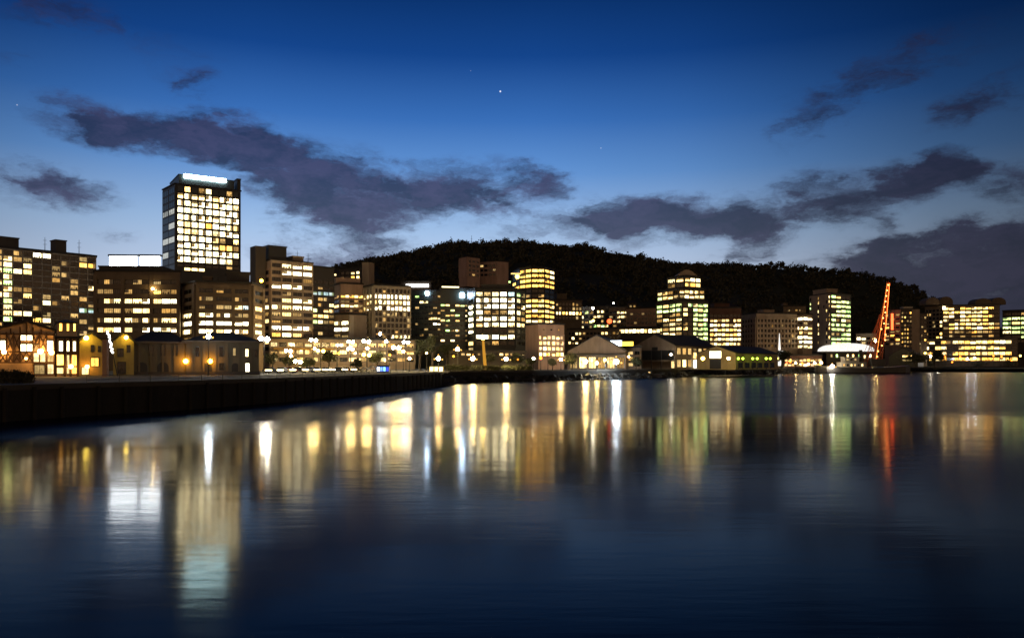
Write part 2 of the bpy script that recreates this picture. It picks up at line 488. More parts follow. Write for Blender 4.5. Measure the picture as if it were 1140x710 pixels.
for px, py, r, stg in ((557, 102, .00125, 1.2), (669, 165, .0009, .35), (19, 117, .0009, .35), (524, 79, .0007, .2)):   # evening star and fainter ones
    a = math.atan((px - 570) / F); e_ = math.atan((HZ - py) / math.hypot(px - 570, F))
    vm = nd(nt, 'ShaderNodeVectorMath', operation='DISTANCE')
    nt.links.new(tc.outputs['Generated'], vm.inputs[0]); vm.inputs[1].default_value = (math.sin(a) * math.cos(e_), math.cos(a) * math.cos(e_), math.sin(e_))
    sky = mixc(nt, mrange(nt, vm.outputs['Value'], r, r * .3, 0, stg), sky, (1, .95, .85, 1), 'ADD')
nt.links.new(sky, bg.inputs[0]); bg.inputs[1].default_value = 1
nt.links.new(bg.outputs[0], out.inputs[0])

# ================================================================== WATER
def water_mat():
    m = bpy.data.materials.new('harbour_water')
    nt = nodes_of(m)
    out = nd(nt, 'ShaderNodeOutputMaterial'); p = nd(nt, 'ShaderNodeBsdfPrincipled')
    tc = nd(nt, 'ShaderNodeTexCoord'); s = nd(nt, 'ShaderNodeSeparateXYZ'); nt.links.new(tc.outputs['Object'], s.inputs[0])
    big = noise(nt, tc.outputs['Object'], .03, 4)
    mp = nd(nt, 'ShaderNodeMapping'); mp.inputs['Scale'].default_value = (.35, 1.6, 1); nt.links.new(tc.outputs['Object'], mp.inputs[0])
    # a breeze ruffles the outer water; nearer the camera it lies calm
    edge = mth(nt, 'ADD', mth(nt, 'SUBTRACT', s.outputs[1], mrange(nt, s.outputs[0], -12, 14, 66, 93, True)), mrange(nt, big.outputs[0], .3, .7, -10, 10))
    ruf = mrange(nt, edge, -15, 13, 0, 1, True)
    patch = noise(nt, mp.outputs[0], .05, 4)
    ro = mth(nt, 'ADD', mrange(nt, ruf, 0, 1, .105, .255), mrange(nt, patch.outputs[0], .3, .7, -.02, .02))
    p.inputs['Base Color'].default_value = (.0006, .006, .0165, 1)
    p.inputs['IOR'].default_value = 1.09
    p.inputs['Specular Tint'].default_value = (.82, .91, 1, 1)
    nt.links.new(ro, p.inputs['Roughness'])
    w1 = noise(nt, mp.outputs[0], 1.1, 4, .6); w2 = noise(nt, mp.outputs[0], .22, 3)
    b1 = nd(nt, 'ShaderNodeBump'); b1.inputs['Strength'].default_value = 1; b1.inputs['Distance'].default_value = .005; nt.links.new(w1.outputs[0], b1.inputs['Height'])
    b2 = nd(nt, 'ShaderNodeBump'); b2.inputs['Strength'].default_value = 1; b2.inputs['Distance'].default_value = .012; nt.links.new(w2.outputs[0], b2.inputs['Height'])
    nt.links.new(b1.outputs[0], b2.inputs['Normal']); nt.links.new(b2.outputs[0], p.inputs['Normal'])
    nt.links.new(p.outputs[0], out.inputs[0])
    return m
bm = bmesh.new()
vs = [bm.verts.new(p) for p in ((-6000, -400, 0), (6000, -400, 0), (6000, 9000, 0), (-6000, 9000, 0))]
bm.faces.new(vs)
kind(obj('water', bm, water_mat()), 'structure', 'dark blue harbour water carrying long reflections of city lights')

# ================================================================== GROUND, QUAY, HILLS
EDGE = [(-400, 40), (-90, 62), (-53, 82), (-49, 93), (-42.7, 104), (-36, 125), (-31, 152), (-25, 180), (-19, 214), (-19.5, 247), (8, 276), (75, 360), (95, 430), (250, 556), (400, 690), (520, 770), (800, 985), (2200, 2100)]
ASPH = mat('asphalt', (.05, .048, .045), .85, .4, .08, stain=False)
QUAYW = mat('quay_wall_stone', (.018, .016, .014), .9, .6, .5)
bm = bmesh.new()
poly = EDGE + [(6000, 9000), (-6000, 9000), (-6000, 40)]
prism(bm, poly, -3, GZ, 1, cap=False)
bm.faces.new([v for v in bm.verts if v.co.z > 0]).material_index = 0
bmesh.ops.triangulate(bm, faces=[f for f in bm.faces if len(f.verts) > 4])
recalc(bm)
kind(obj('ground', bm, [ASPH, QUAYW]), 'structure', 'dark waterfront quay and city ground')
# coping along the edge of the quay, a low kerb with a real step
def inset(poly, d):
    o = []
    for i, p in enumerate(poly):
        a = Vector(poly[max(i - 1, 0)]); b = Vector(poly[min(i + 1, len(poly) - 1)])
        t = (b - a).normalized(); o.append(Vector(p) + Vector((-t.y, t.x)) * d)
    return o
E0, E1 = inset(EDGE, -.15), inset(EDGE, .55)
bm = bmesh.new()
for i in range(len(EDGE) - 1):
    q = [E0[i], E0[i + 1], E1[i + 1], E1[i]]
    a = [bm.verts.new((*p, GZ - .35)) for p in q]; b = [bm.verts.new((*p, GZ + .22)) for p in q]
    bm.faces.new(b); bm.faces.new((a[0], a[1], b[1], b[0])); bm.faces.new((a[2], a[3], b[3], b[2]))
recalc(bm)
kind(obj('kerb', bm, mat('coping_stone', (.06, .052, .042), .85)), 'structure', 'stone coping along the quay edge')
# boulders at the foot of the quay wall
def rocks():
    bm = bmesh.new()
    for i in range(8, 14):
        a, b = Vector(EDGE[i]), Vector(EDGE[i + 1])
        n = int((b - a).length / 1.7)
        for k in range(min(n, 190)):
            for lay in (0, 1):
                p = a + (b - a) * random.random()
                t = (b - a).normalized(); o = Vector((t.y, -t.x))
                r = random.uniform(.6, 1.3) * (1 + p.y / 900)
                q = p + o * random.uniform(.2, 2.4 - lay)
                g = bmesh.ops.create_icosphere(bm, subdivisions=1, radius=r)
                for v in g['verts']:
                    v.co = v.co * random.uniform(.75, 1.2)
                    v.co.z *= .75
                    v.co += Vector((q.x, q.y, lay * 1.2 + random.uniform(-.1, .5)))
    return bm
kind(obj('shore_rubble', rocks(), mat('wet_rock', (.022, .020, .018), .7, .5, .8)), 'stuff', 'dark boulders heaped along the foot of the harbour wall')

WOODP = mat('wharf_timber', (.022, .018, .014), .9, .6, .8)
pile = None
for i in range(2, 9):
    a, b = Vector(EDGE[i]), Vector(EDGE[i + 1])
    t = (b - a).normalized(); o = Vector((t.y, -t.x))
    for k in range(max(1, int((b - a).length / 3.4))):
        p = a + t * (k * 3.4 + .6) + o * .34
        if pile is None:
            bm = bmesh.new(); tube(bm, (0, 0, -1.5), (0, 0, GZ - .1), .24, .21, 8); recalc(bm); q = obj('fender_pile', bm, WOODP, None, (p.x, p.y, 0)); pile = q
        else:
            q = pile.copy(); COL.objects.link(q); q.location = (p.x, p.y, random.uniform(-.35, .1))
        tag(q, 'dark timber fender pile standing against the quay wall', 'pile', 'fender piles along the quay wall')

RIDGE = [(-900, 372), (-500, 360), (-100, 350), (150, 342), (250, 330), (330, 316), (372, 304), (405, 296), (420, 294), (450, 289), (478, 283), (492, 279), (503, 276), (520, 278), (550, 277), (580, 276),
         (600, 278), (620, 281), (650, 282), (665, 284), (680, 290), (700, 292), (720, 294), (740, 297), (760, 300), (775, 299), (800, 298), (820, 298), (840, 300), (870, 298), (900, 301), (930, 304), (960, 307), (985, 312), (1005, 319), (1025, 329), (1040, 341), (1065, 352),
         (1100, 366), (1200, 386), (1500, 397), (2400, 402)]
YR = 1150.0
rx_ = np.array([XX(p, YR) for p, _ in RIDGE]); rz_ = np.array([ZZ(q, YR) for _, q in RIDGE]) - GZ
def hill_h(x, y):
    base = np.interp(x * YR / max(y, YR * .5) if y < YR else x, rx_, rz_)
    y0 = 600 + 380 * min(max((x - 230) / 150, 0), 1)
    t = min(max((y - y0) / (YR - y0), 0), 1)
    s = t * t * (3 - 2 * t)
    if y > YR: s = max(0, 1 - (y - YR) / 1500) ** .6
    nz = mnoise.fractal(Vector((x * .006, y * .006, 1)), 1, 2, 5)
    return GZ - 1.2 + base * s * (1 + .10 * nz * (1 - t)) + 10 * nz * t * (1 - t)
bm = bmesh.new()
xs = np.linspace(-1900, 2500, 190); ys = np.concatenate([np.linspace(590, 1200, 50), np.linspace(1230, 2640, 18)])
grid = [[bm.verts.new((x, y, hill_h(x, y))) for x in xs] for y in ys]
for j in range(len(ys) - 1):
    for i in range(len(xs) - 1):
        bm.faces.new((grid[j][i], grid[j][i + 1], grid[j + 1][i + 1], grid[j + 1][i]))
kind(obj('hills', bm, mat('dark_hillside', (.022, .026, .016), .95, .5, .02, stain=False), smooth=True), 'structure', 'dark wooded hill ridge behind the city')

def leaf_cloud(centers, radii, per, size, squash=.9):
    """many small leaf faces spread through every crown's volume"""
    n = len(centers) * per
    c = np.repeat(np.array(centers), per, 0); r = np.repeat(np.array(radii), per, 0)
    d = rng.normal(size=(n, 3)); d /= np.linalg.norm(d, axis=1)[:, None]
    rad = rng.random(n) ** .45
    pos = c + d * (rad * r * (1 + .22 * rng.standard_normal(n)))[:, None] * np.array([1, 1, squash])
    u = rng.normal(size=(n, 3)); u /= np.linalg.norm(u, axis=1)[:, None]
    v = np.cross(u, rng.normal(size=(n, 3))); v /= np.linalg.norm(v, axis=1)[:, None]
    s = (size * rng.uniform(.6, 1.3, n))[:, None]
    q = np.stack([pos - u * s, pos + v * s * .7, pos + u * s, pos - v * s * .7], 1).reshape(-1, 3)
    return q
def quads(name, q, m, parent=None):
    me = bpy.data.meshes.new(name)
    me.from_pydata(q.tolist(), [], np.arange(len(q)).reshape(-1, 4).tolist())
    me.materials.append(m)
    o = bpy.data.objects.new(name, me); COL.objects.link(o)
    if parent is not None: o.parent = parent
    return o
FOLI = mat('dark_foliage', (.062, .060, .036), .8, .6, .25, stain=False)
FOLI2 = mat('olive_foliage', (.055, .062, .025), .8, .6, .5, stain=False)
cs, rs = [], []
for _ in range(2300):
    px = random.uniform(330, 1130); y = YR - abs(random.gauss(0, 170))
    if y < 660: continue
    x = XX(px, y); r = random.uniform(4, 8)
    cs.append((x, y, hill_h(x, y) + r * .35)); rs.append(r)
for px in np.arange(330, 1130, 2.4):
    y = YR + random.uniform(-16, 10); x = XX(px + random.uniform(-2, 2), y)
    r = random.choice((2.5, 3, 4, 4, 5, 6, 7.5)) * random.uniform(.8, 1.2) * (1 if px < 720 else .62)
    cs.append((x, y, hill_h(x, y) + 1 + r * random.uniform(.4, 1.0))); rs.append(r)
    if r > 5: cs.append((x + r * .5, y, hill_h(x, y) + r * 1.5)); rs.append(r * .6)
for k in range(110):        # the tall pines that stand up from the crest
    px = random.choice((random.gauss(575, 30), random.gauss(505, 8), random.uniform(410, 720), random.gauss(640, 12))); y = YR + random.uniform(-5, 8); x = XX(px, y)
    h = random.uniform(3, 7)
    for q in range(3):
        cs.append((x + random.uniform(-1, 1), y, hill_h(x, y) + 2 + h * q / 2.2)); rs.append(2.8 - q * .6)
kind(quads('woods', leaf_cloud(cs, rs, 60, 1.5), FOLI), 'stuff', 'dark woods covering the hill and its crest')

# ================================================================== BUILDINGS
# ---- grid-fronted hotel, far left
def P(n, s): return [s] * n
b = Build('hotel_building', 'dark gridded hotel tower behind the timbered boathouse, topped by a flat plant block', 'building', [(-44, 325), (107, 345)], 271, BRONZE, 22, Yref=325)
b.face(0, 272.5, 7.0, ['.......XX.....',
                       '...wWww...w.oo',
                       '...wW.W.......',
                       '..wWgWW.......',
                       '....W.........',
                       '..wWg......w.WW'[:14],
                       '....Ww........',
                       '...WW.W...w...',
                       '....gw..W....w',
                       '....W.......bb',
                       '....WWW.......',
                       '....g..oW.....',
                       '...w..........',
                       '..........w...'], gx=.1, gy=.2, p=.3, frame=mat('hotel_grid', (.36, .31, .24), .6))
b.box_on('plant_room', -60, 21, 262, 1, 14, CONC_D)
b.box_on('lift_housing', 62, 74, 268.3, 6, 6, CONC_D)
b.aerials((50, 264), (88, 267))
b.done()

# ---- brown office with bright lantern on the roof
b = Build('office_block', 'brown banded office with a glowing white glass lantern on its roof', 'building', [(105, 292), (201, 280)], 303, CONC, 24, Yref=280)
b.face(0, 309, 10.6, ['......w..',
                      '...w..o..',
                      '.WWWWXWXX',
                      '..wwWW.w.',
                      'wWWWwWwWW',
                      'WWXW.XXWX'], gx=.02, gy=.50, p=.8, mul=4, frame=CONC, pe=3, more=.3)
b.box_on('plant_room', 110, 180, 297.5, 2, 12, CONC_D)
LANT = glow('lantern_white', (.92, .97, 1), 18)
for a, c in ((122, 152), (156, 177)):
    b.strip('roof_light', a, c, 285.5, 295.5, LANT, -4, t=.8)
    b.strip('roof_light_cap', a - 2, c + 2, 283.2, 285, STEEL_D, -3.5, t=2)
b.done()

# ---- black tower
b = Build('office_tower', 'tall black tower with a full grid of bright windows and a white lit roof strip', 'tower', [(181, 446), (195, 425), (268, 432)], 205, BLACK, 40, Yref=425)
rows = ['.W.wW..w.', 'WXWWXWXXX', 'XXWXXWXXW', 'XXXXXXXXX', 'XXXXXXXXX', 'XWXXoXXXW', 'XWWXXWXXX', 'XXXXXWw.W', 'XXXXXWoo.', 'XXXXXXXXW', 'XXXXXXXW.']
b.face(1, 205.5, 7.85, rows, gx=.17, gy=.22, p=.35, mul=1, m0=.02, m1=.02)
blue = mat('sky_glass', (.05, .09, .14), .06, .2, .2)
WIN['s'] = blue
WIN['S'] = litwin('side_glass_lit', (.80, .86, .86), (.9, .9, .78), .5, .4)
b.face(0, 207, 7.85, ['ss', 'ss', 'ss', 'SS', 'ss', 'sS', 'ss', 'SS', 'ss', 'Ss', 'ss', 'ss', 'ss'], gx=.08, gy=.18, p=.15, mul=2)
b.face(1, 292.5, 4.2, ['ssss.....'.replace('s', '.'), ' WWW     '], gx=.2, gy=.3, p=.25, mul=0, m0=.02, m1=.02, bars=False)
b.box_on('crown_block', 199, 261, 198.5, 3, 26, BLACK)
b.strip('sign_light', 205, 252, 196.6, 200.6, glow('tower_sign', (.60, .95, 1), 42), -2.4, t=.5)
b.box_on('plant_room', 264, 268, 200, 6, 6, BLACK)
b.done()

# ---- low octagonal office
b = Build('office_block', 'octagonal brown office with long lit bands, below the black tower', 'building', [(203, 288), (218, 272), (280, 272), (293, 284)], 314, CONC, 26, Yref=272)
b.face(1, 318.5, 9.1, ['......', '......', 'w..wWb', 'WXwXww', 'XXXXXX', 'XXWXXW', 'WWwWWW'], gx=.02, gy=.5, p=.7, mul=4, pe=2, more=.25)
b.face(0, 318.5, 9.1, ['.', '.', '.', 'W', 'X', 'W', 'w'], gx=.16, gy=.44, p=.7, mul=1)
b.face(2, 318.5, 9.1, ['.', '.', 'W', 'w', 'W', 'W', '.'], gx=.16, gy=.44, p=.7, mul=1)
b.box_on('plant_room', 252, 278, 304, 4, 12, CONC_D)
b.box_on('lift_housing', 226, 236, 309, 4, 7, CONC)
b.aerials((244, 305))
b.done()

# ---- cream banded office
b = Build('office_block', 'warm concrete office stepped with wide lit bands and a black roof box', 'building', [(284, 352), (301, 338), (348, 346)], 290, BEIGE, 24, Yref=338)
b.face(1, 291, 7.75, ['.WXW', '.XXX', '....', 'XXX.', '.w..', '.WXW', 'XWXX', 'wWw.', '....', 'XXXX', 'oXW.', 'XW..', 'WXwW', '.w..'], gx=.1, gy=.42, p=.7, mul=3)
b.face(0, 299, 7.75, ['..', '..', '..', '..', '.w', 'wW', '.w', '.W', 'w.', '..', '.W', '..', 'w.'], gx=.2, gy=.4, p=.3, mul=1, m0=.3)
b.box_on('roof_box', 299, 319, 275, 3, 10, BLACK)
b.box_on('plant_room', 326, 338, 286.5, 4, 8, BEIGE)
b.aerials((331, 279), (343, 282))
b.strip('stair_tower', 284.5, 296, 274, 318, CONC_D, -9, t=6)
b.done()

# ---- slim glassy block
b = Build('office_block', 'slim dark glass block with teal-white windows beside the banded concrete office', 'building', [(347, 366), (372, 372)], 297, BRONZE, 22, Yref=366)
b.face(0, 310, 6.4, ['....', '....', 'bbbb', '..w.', '.w.W', 'g.WW', 'WWWw', 'gWww', '....', '.w..', '....', 'W.w.', 'wWWw'], gx=.1, gy=.38, p=.3)
b.done()
# ---- pinkish block and tower behind
b = Build('apartment_building', 'brown block with four lit windows near its top, rising behind the pink stone office', 'building', [(378, 462), (402, 455), (411, 466)], 299, CONC_D, 20, Yref=455)
b.face(0, 301, 5, ['..oW'.replace('o', 'W'), '..oW', '...o', '....'], gx=.3, gy=.4, p=.3)
b.strip('stair_tower', 403, 411, 292, 340, BEIGE, -2, t=6)
b.done()
b = Build('office_block', 'pink stone office with rounded parapet, lit bands on upper floors', 'building', [(371, 408), (379, 396), (404, 398)], 316, PINK, 22, Yref=396)
b.face(1, 327, 5.3, ['oWoWo', '.w.w.', 'WWWWw', '..w.w', 'WWoWW', 'ww.ww'], gx=.12, gy=.45, p=.3, mul=2)
b.face(0, 327, 5.3, ['w', '.', 'W', '.', 'o', 'w'], gx=.15, gy=.45, p=.3)
b.box_on('plant_room', 374, 401, 310.5, 3, 12, PINK)
b.done()
b = Build('office_block', 'low cream block with a blank pale pier and bright lower windows', 'building', [(371, 384), (389, 378), (408, 384)], 350, BEIGE, 16, Yref=378)
b.face(0, 356, 7, ['WX', 'XX', 'ww', 'WW'], gx=.12, gy=.4, p=.3, mul=2)
b.strip('pier', 389, 394, 351, 388, CREAM, .1, t=.6)
b.done()
# ---- white ribbed office
b = Build('office_block', 'pale office of close white vertical ribs, three bright floors below its parapet', 'building', [(405, 402), (416, 390), (457, 396)], 317.5, CREAM, 26, Yref=390)
r9 = ['.........', 'XXXXXXXXX', 'WXWXWWWXX', 'XX.XXXXXX', '..wwww.w.', '........w', 'w.......w'[:9], '.....w...', '....XWWXW', '.........', '...WXWXWW', '..WWXXWw.']
b.face(1, 320, 6.45, r9, gx=.26, gy=.30, p=.75, mul=0, spand=True)
b.face(0, 320, 6.45, ['...', 'WWX', 'wWW', 'WXW', '...', '...', '...', '...', '.w.', '...', 'w..', '.w.'], gx=.34, gy=.28, p=.75, mul=0)
b.done()
# ---- dark office with white sign
b = Build('office_block', 'dark ribbed office with a long white sign light on its parapet', 'building', [(446, 448), (480, 446)], 314, CONC_D, 20, Yref=446)
b.face(0, 320, 5.5, ['.......', '.......', '..w....', '.......'], gx=.3, gy=.25, p=.5)
b.strip('sign_light', 452, 477, 316.2, 319.4, glow('white_sign', (1, .97, .93), 6), .5)
b.done()
FLOOD = glow('flood_blue_white', (.55, .75, 1), 70)
b = Build('office_block', 'dark green glass office with scattered small windows and a bluish roof floodlight', 'building', [(457, 424), (492, 420)], 324, GREEN_D, 24, Yref=420)
b.face(0, 327, 6.1, ['.g.....', '..WW...', '.......', '......w', '....WWW', '.....XX', '.......', '..w.w..', 'w......'], gx=.12, gy=.6, p=.25)
o = b.strip('floodlight', 473.6, 477, 324.4, 328.4, FLOOD, .8)
b.done()
b = Build('office_block', 'dark green glass office crowned by a yellow strip light', 'building', [(490, 412), (523, 414)], 321.5, GREEN_D, 24, Yref=412)
b.face(0, 337, 5.6, ['gW.Wgw', 'w.g..w', '.Wwg.W', 'Wg.W..', '.w....', '.g.W..', '......', 'W.W..w'], gx=.14, gy=.62, p=.25)
b.strip('strip_light', 492, 511, 318.8, 321.6, glow('yellow_strip', (1, .85, .42), 3.5), -.8)
b.strip('floodlight', 512.6, 517, 326, 331, FLOOD, .8)
b.done()
# ---- dark rounded glass office with bright window rows
b = Build('office_block', 'dark faceted glass office lined with rows of bright white windows', 'building', [(520.5, 412), (529, 398), (574, 398), (585, 410)], 322, BLACK, 28, Yref=398)
b.face(1, 324, 6.8, ['WwWXb', 'XXXXX', 'XXXXX', 'Xww.X', 'XXXXX', 'WXWXW', '.....', 'XXXXX', '.....'], gx=.16, gy=.3, p=.3, mul=1)
b.face(0, 331, 6.8, ['.', 'X', 'X', 'X', 'X', 'X', '.', 'W', '.'], gx=.2, gy=.34, p=.3)
b.face(2, 324, 6.8, ['gw', 'W.', 'wW', 'Ww', 'ww', 'WW', '..', '..', '..'], gx=.2, gy=.34, p=.3)
b.box_on('plant_room', 536, 568, 317.5, 4, 12, BLACK)
b.aerials((530, 314), (573, 315))
b.done()
# ---- curved tower with amber bands
b = Build('curved_tower', 'round-fronted tower with amber ribbon windows in two stacks', 'tower', [(571, 545), (579, 525), (592, 517), (606, 518), (617, 532)], 297.5, BRONZE, 26, Yref=517)
for i, (q1, q2) in enumerate((('.o', 'oo'), ('oo', 'oo'), ('oo', 'oo'), ('oW', 'oo'))):
    b.face(i, 298.5, 5.6, [q1 if i else '..', q1 if i else '.o', q2 if i else 'o.', q2, '..', '..', q2 if i else '.o', 'oW' if i else '.o', 'Wo', 'oo' if i else '..', 'WW', '..', 'w.'], gx=.06, gy=.42, p=.45, mul=1)
b.strip('cornice_light', 569, 580, 304, 305.2, glow('amber_edge', (1, .62, .18), 2.0), 1.0, Y=530)
b.done()
# ---- brown apartment block on the hill
b = Build('apartment_building', 'brown floodlit apartment block high on the wooded hill', 'building', [(511, 700), (520, 690), (534, 700)], 286, PINK, 22, base=318, Yref=690)
b.face(1, 288, 5, ['...', '...', '...', '...'], gx=.3, gy=.5, p=.4); b.face(0, 288, 5, ['.', '.', 'o', 'o'], gx=.5, gy=.2, p=.4)
b.done()
b = Build('apartment_building', 'long low brown apartments stepping down the wooded hill', 'building', [(534, 712), (553, 706), (566, 712)], 291, PINK, 20, base=318, Yref=706)
b.face(0, 293, 5, ['....', '....', '....'], gx=.2, gy=.5, p=.4)
b.done()
# ---- pink low office
b = Build('office_block', 'low pink office with a blank end wall and a grid of glowing windows', 'building', [(585, 350), (599, 338), (628, 344)], 361, PINK, 22, Yref=338)
b.face(1, 372.5, 6.2, ['pWpWWp', 'WpWWpp', 'pWWpWp', 'WWpWoW'], gx=.2, gy=.3, p=.4, mul=0)
b.face(1, 364.5, 4.5, [' . . . '], gx=.6, gy=.6, p=.1, bars=False, spand=False)
b.done()
# ---- small ribbed block glowing amber
b = Build('office_block', 'small grey ribbed block with a glowing amber base near the hillside', 'building', [(618, 565), (648, 570)], 334, CONC, 18, Yref=565)
b.face(0, 336, 5, ['........', '.w......', 'WWoWWXWo', '........'], gx=.3, gy=.3, p=.4, mul=0)
b.box_on('plant_room', 620, 631, 327.5, 2, 10, CONC)
b.done()
# ---- hillside cluster
b = Build('apartment_building', 'small grey flats under the hill lit by a white roof floodlight', 'building', [(640, 622), (661, 618)], 342, CONC_D, 14, Yref=618)
b.face(0, 345, 5.3, ['w.g.', 'gW..', '.w.g', 'wW.w', 'WWww'], gx=.25, gy=.45, p=.3); b.done()
b = Build('apartment_building', 'terraced grey flats with two rows of lit balconies under the hill', 'building', [(660, 650), (678, 645)], 341, CONC_D, 14, Yref=645)
b.face(0, 344, 5.3, ['.WW.', 'WWw.', '..w.', 'gWgW', 'w..w'], gx=.2, gy=.45, p=.3); b.done()
b = Build('apartment_building', 'stepped flats with pale lit floors beside a long pink block', 'building', [(678, 640), (700, 635)], 342, CONC, 14, Yref=635)
b.face(0, 345, 5, ['..WWW', 'w.WWw', '.WW..', '.....', 'w.WW.'], gx=.15, gy=.5, p=.3); b.done()
b = Build('apartment_building', 'low terrace of flats with square lit windows behind the cream gabled shed', 'building', [(632, 470), (690, 460)], 366, CONC, 14, Yref=460)
b.face(0, 368, 5.2, ['..WW.....WW.ww', '.W.w...WWW....', 'WwW....w......'], gx=.3, gy=.45, p=.3); b.done()
b = Build('office_block', 'long pinkish concrete block with dark windows left of the stepped green tower', 'building', [(697, 565), (735, 560)], 343, PINK, 18, Yref=560)
b.face(0, 346.5, 5, ['.w.......', '.........', '.........'], gx=.25, gy=.5, p=.3); b.done()
b = Build('arcade_building', 'low dark building with a continuous bright window strip under its roof', 'building', [(691, 482), (735, 478)], 364.5, CONC_D, 14, Yref=478)
b.face(0, 365.5, 5.4, ['WXWXWXWXWW'], gx=.12, gy=.2, p=.2, mul=1); b.done()

# ---- stepped green-lit tower
GT = mat('greenish_tower_wall', (.07, .075, .05), .5)
b = Build('stepped_tower', 'stepped tower lit green and yellow with a domed top before the hill', 'tower', [(731, 500), (760, 478), (788, 492)], 335, GT, 30, Yref=478)
b.face(0, 336.5, 5.3, ['gWgg', 'gggg', 'w.ww', 'wWwW', '.wWw', 'WwWW', 'wWWw', 'wwWW', 'WwwW', 'wWww'], gx=.12, gy=.36, p=.35, mul=2)
b.face(1, 336.5, 5.3, ['.gWgg', 'W.gWg', 'W.ggg', '..ggW', 'w.gWg', 'W.ggg', '..ggg', 'W.Xgg', 'W.WW.', 'wggWg'], gx=.1, gy=.34, p=.35, mul=2)
b2 = Build('x', '', '', [(732, 504), (756, 484), (784, 494)], 321, GT, 26, Yref=484, root=b.o, base_z=b.zt + b.org.z + .9, rim=.3)
b2.face(0, 322, 5.3, ['WWw.', 'gWWw'], gx=.12, gy=.36, p=.3, mul=1)
b2.face(1, 322, 5.3, ['WWWWw', 'wWWWW'], gx=.12, gy=.36, p=.3, mul=1)
b3 = Build('x', '', '', [(743, 500), (762, 489), (780, 497)], 307.5, GT, 20, Yref=489, root=b.o, base_z=b2.zt + b2.org.z + .9, rim=.3)
b3.face(0, 308.5, 5.5, ['WW', 'w.'], gx=.12, gy=.3, p=.3, mul=1); b3.face(1, 308.5, 5.5, ['WXW', 'ooW'], gx=.12, gy=.3, p=.3, mul=1)
b.wins += b2.wins + b3.wins
bm = bmesh.new()
pts = [(XX(754 + 22 * k / 10, 492) - b.org.x, ZZ(307, 492) - b.org.z + 3.6 * math.sin(PI * k / 10) + .2) for k in range(11)]
profile(bm, pts, 492 - b.org.y, 506 - b.org.y); recalc(bm); obj('dome_roof', bm, BEIGE, b.o)
b.done()
# ---- brown block with amber bands
b = Build('office_block', 'brick-red office with six amber bands split by dark piers', 'building', [(790, 522), (825, 528)], 343, REDBR, 20, Yref=522)
b.face(0, 349, 5.2, ['........', 'WWwWW.WW', 'XWWXWwXW', 'WXoWWoWX', 'oWWWoWoX', 'WWXWWXWW', 'wWWWXWWW', '........'], gx=.12, gy=.44, p=.5, mul=1)
b.box_on('plant_room', 795, 812, 338.5, 3, 8, REDBR); b.done()
# ---- beige hotel-like block
b = Build('office_block', 'beige six-storey block of deep-set dark windows in a regular grid', 'building', [(824, 560), (842, 540), (888, 556)], 349, BEIGE, 26, Yref=540)
b.face(0, 354, 5.6, P(6, '......'), gx=.34, gy=.42, p=.8, mul=0, more=0)
b.face(1, 354, 5.6, ['............', '....w..w....', '............', '............', '............', '....w.......'], gx=.36, gy=.42, p=.8, mul=0, more=.03)
b.box_on('plant_room', 850, 862, 345.5, 4, 8, BEIGE)
b.aerials((846, 343), (880, 344))
b.done()
b = Build('office_block', 'plain grey upper block rising behind the beige grid block', 'building', [(872, 592), (897, 596)], 341, CONC, 12, Yref=592)
b.face(0, 343, 5, ['......', '......'], gx=.4, gy=.6, p=.2); b.box_on('plant_room', 872, 877, 338, 2, 6, CONC); b.done()
b = Build('office_block', 'narrow corner block of stacked glowing warm bands', 'building', [(886, 548), (894, 540), (904, 548)], 350, BEIGE, 16, Yref=540)
for i in (0, 1): b.face(i, 352, 5.2, ['XX', '..', 'XW', 'wW', 'XX', 'XX', 'WW'], gx=.04, gy=.4, p=.45, mul=1)
b.done()
# ---- slab with green glass side
b = Build('slab_tower', 'tall slab, its beige flank dotted with slit windows, its other side glowing green', 'tower', [(901, 640), (925, 616), (947, 640)], 326.5, BEIGE, 28, Yref=616)
b.face(0, 328, 5.0, ['.  w   W', 'g  W  .W', 'g  . . w', '   W  W.', '   w   w', '   .  ww', '   W   W', '   w  .W', '   W  w ', '      .W', '   w  . '], gx=.62, gy=.34, p=.05, bars=False, spand=False, mul=0)
b.face(1, 327.5, 5.2, ['gW..', 'gggg', 'Wggg', '.ggg', 'gWgg', 'g.gw', 'gggg', 'ggWg', 'wwgg', 'gggg', 'gWgg', '.wgg'], gx=.08, gy=.42, p=.4, mul=2, frame=GT)
b.box_on('plant_room', 905, 920, 323, 4, 10, BEIGE)
b.done()
# ---- low pale lit building behind the crane ship
b = Build('low_building', 'low pale building washed with warm light beside the crane', 'building', [(953, 640), (976, 636)], 371, CREAM, 12, Yref=636)
b.face(0, 374, 5, ['XX.W', '.w..'], gx=.2, gy=.4, p=.3); b.done()
# ---- apartments behind the crane
b = Build('apartment_building', 'apartment block with balconies, a blank pale end wall and a red neon strip', 'building', [(985, 690), (1003, 678), (1024, 684)], 344.5, BEIGE, 22, Yref=678)
b.face(0, 348, 4.6, ['w.w', '.w.', 'w.w', 'o..', '.ww', 'wo.', 'w.o', '.ww'], gx=.12, gy=.5, p=.9)
b.face(1, 346, 4.6, ['w..o', '.o..', 'o.ww', '.w..', '..o.', 'ow..', '.wo.', 'o.w.', '..w.'], gx=.5, gy=.5, p=.15, m1=.42, bars=False, frame=BRONZE)
b.strip('neon_strip', 992.2, 994.6, 349, 367, glow('red_neon', (1, .10, .025), 5), 1.2, Y=684)
b.box_on('plant_room', 1006, 1016, 342, 2, 8, CREAM)
b.done()
b = Build('apartment_building', 'narrow flats between the blank pale end wall and the large banded office', 'building', [(1024.5, 700), (1032, 704)], 349, CONC, 14, Yref=700)
b.face(0, 351, 5, ['.w', '..', 'w.', '.w', 'w.', '.o'], gx=.3, gy=.5, p=.3); b.done()
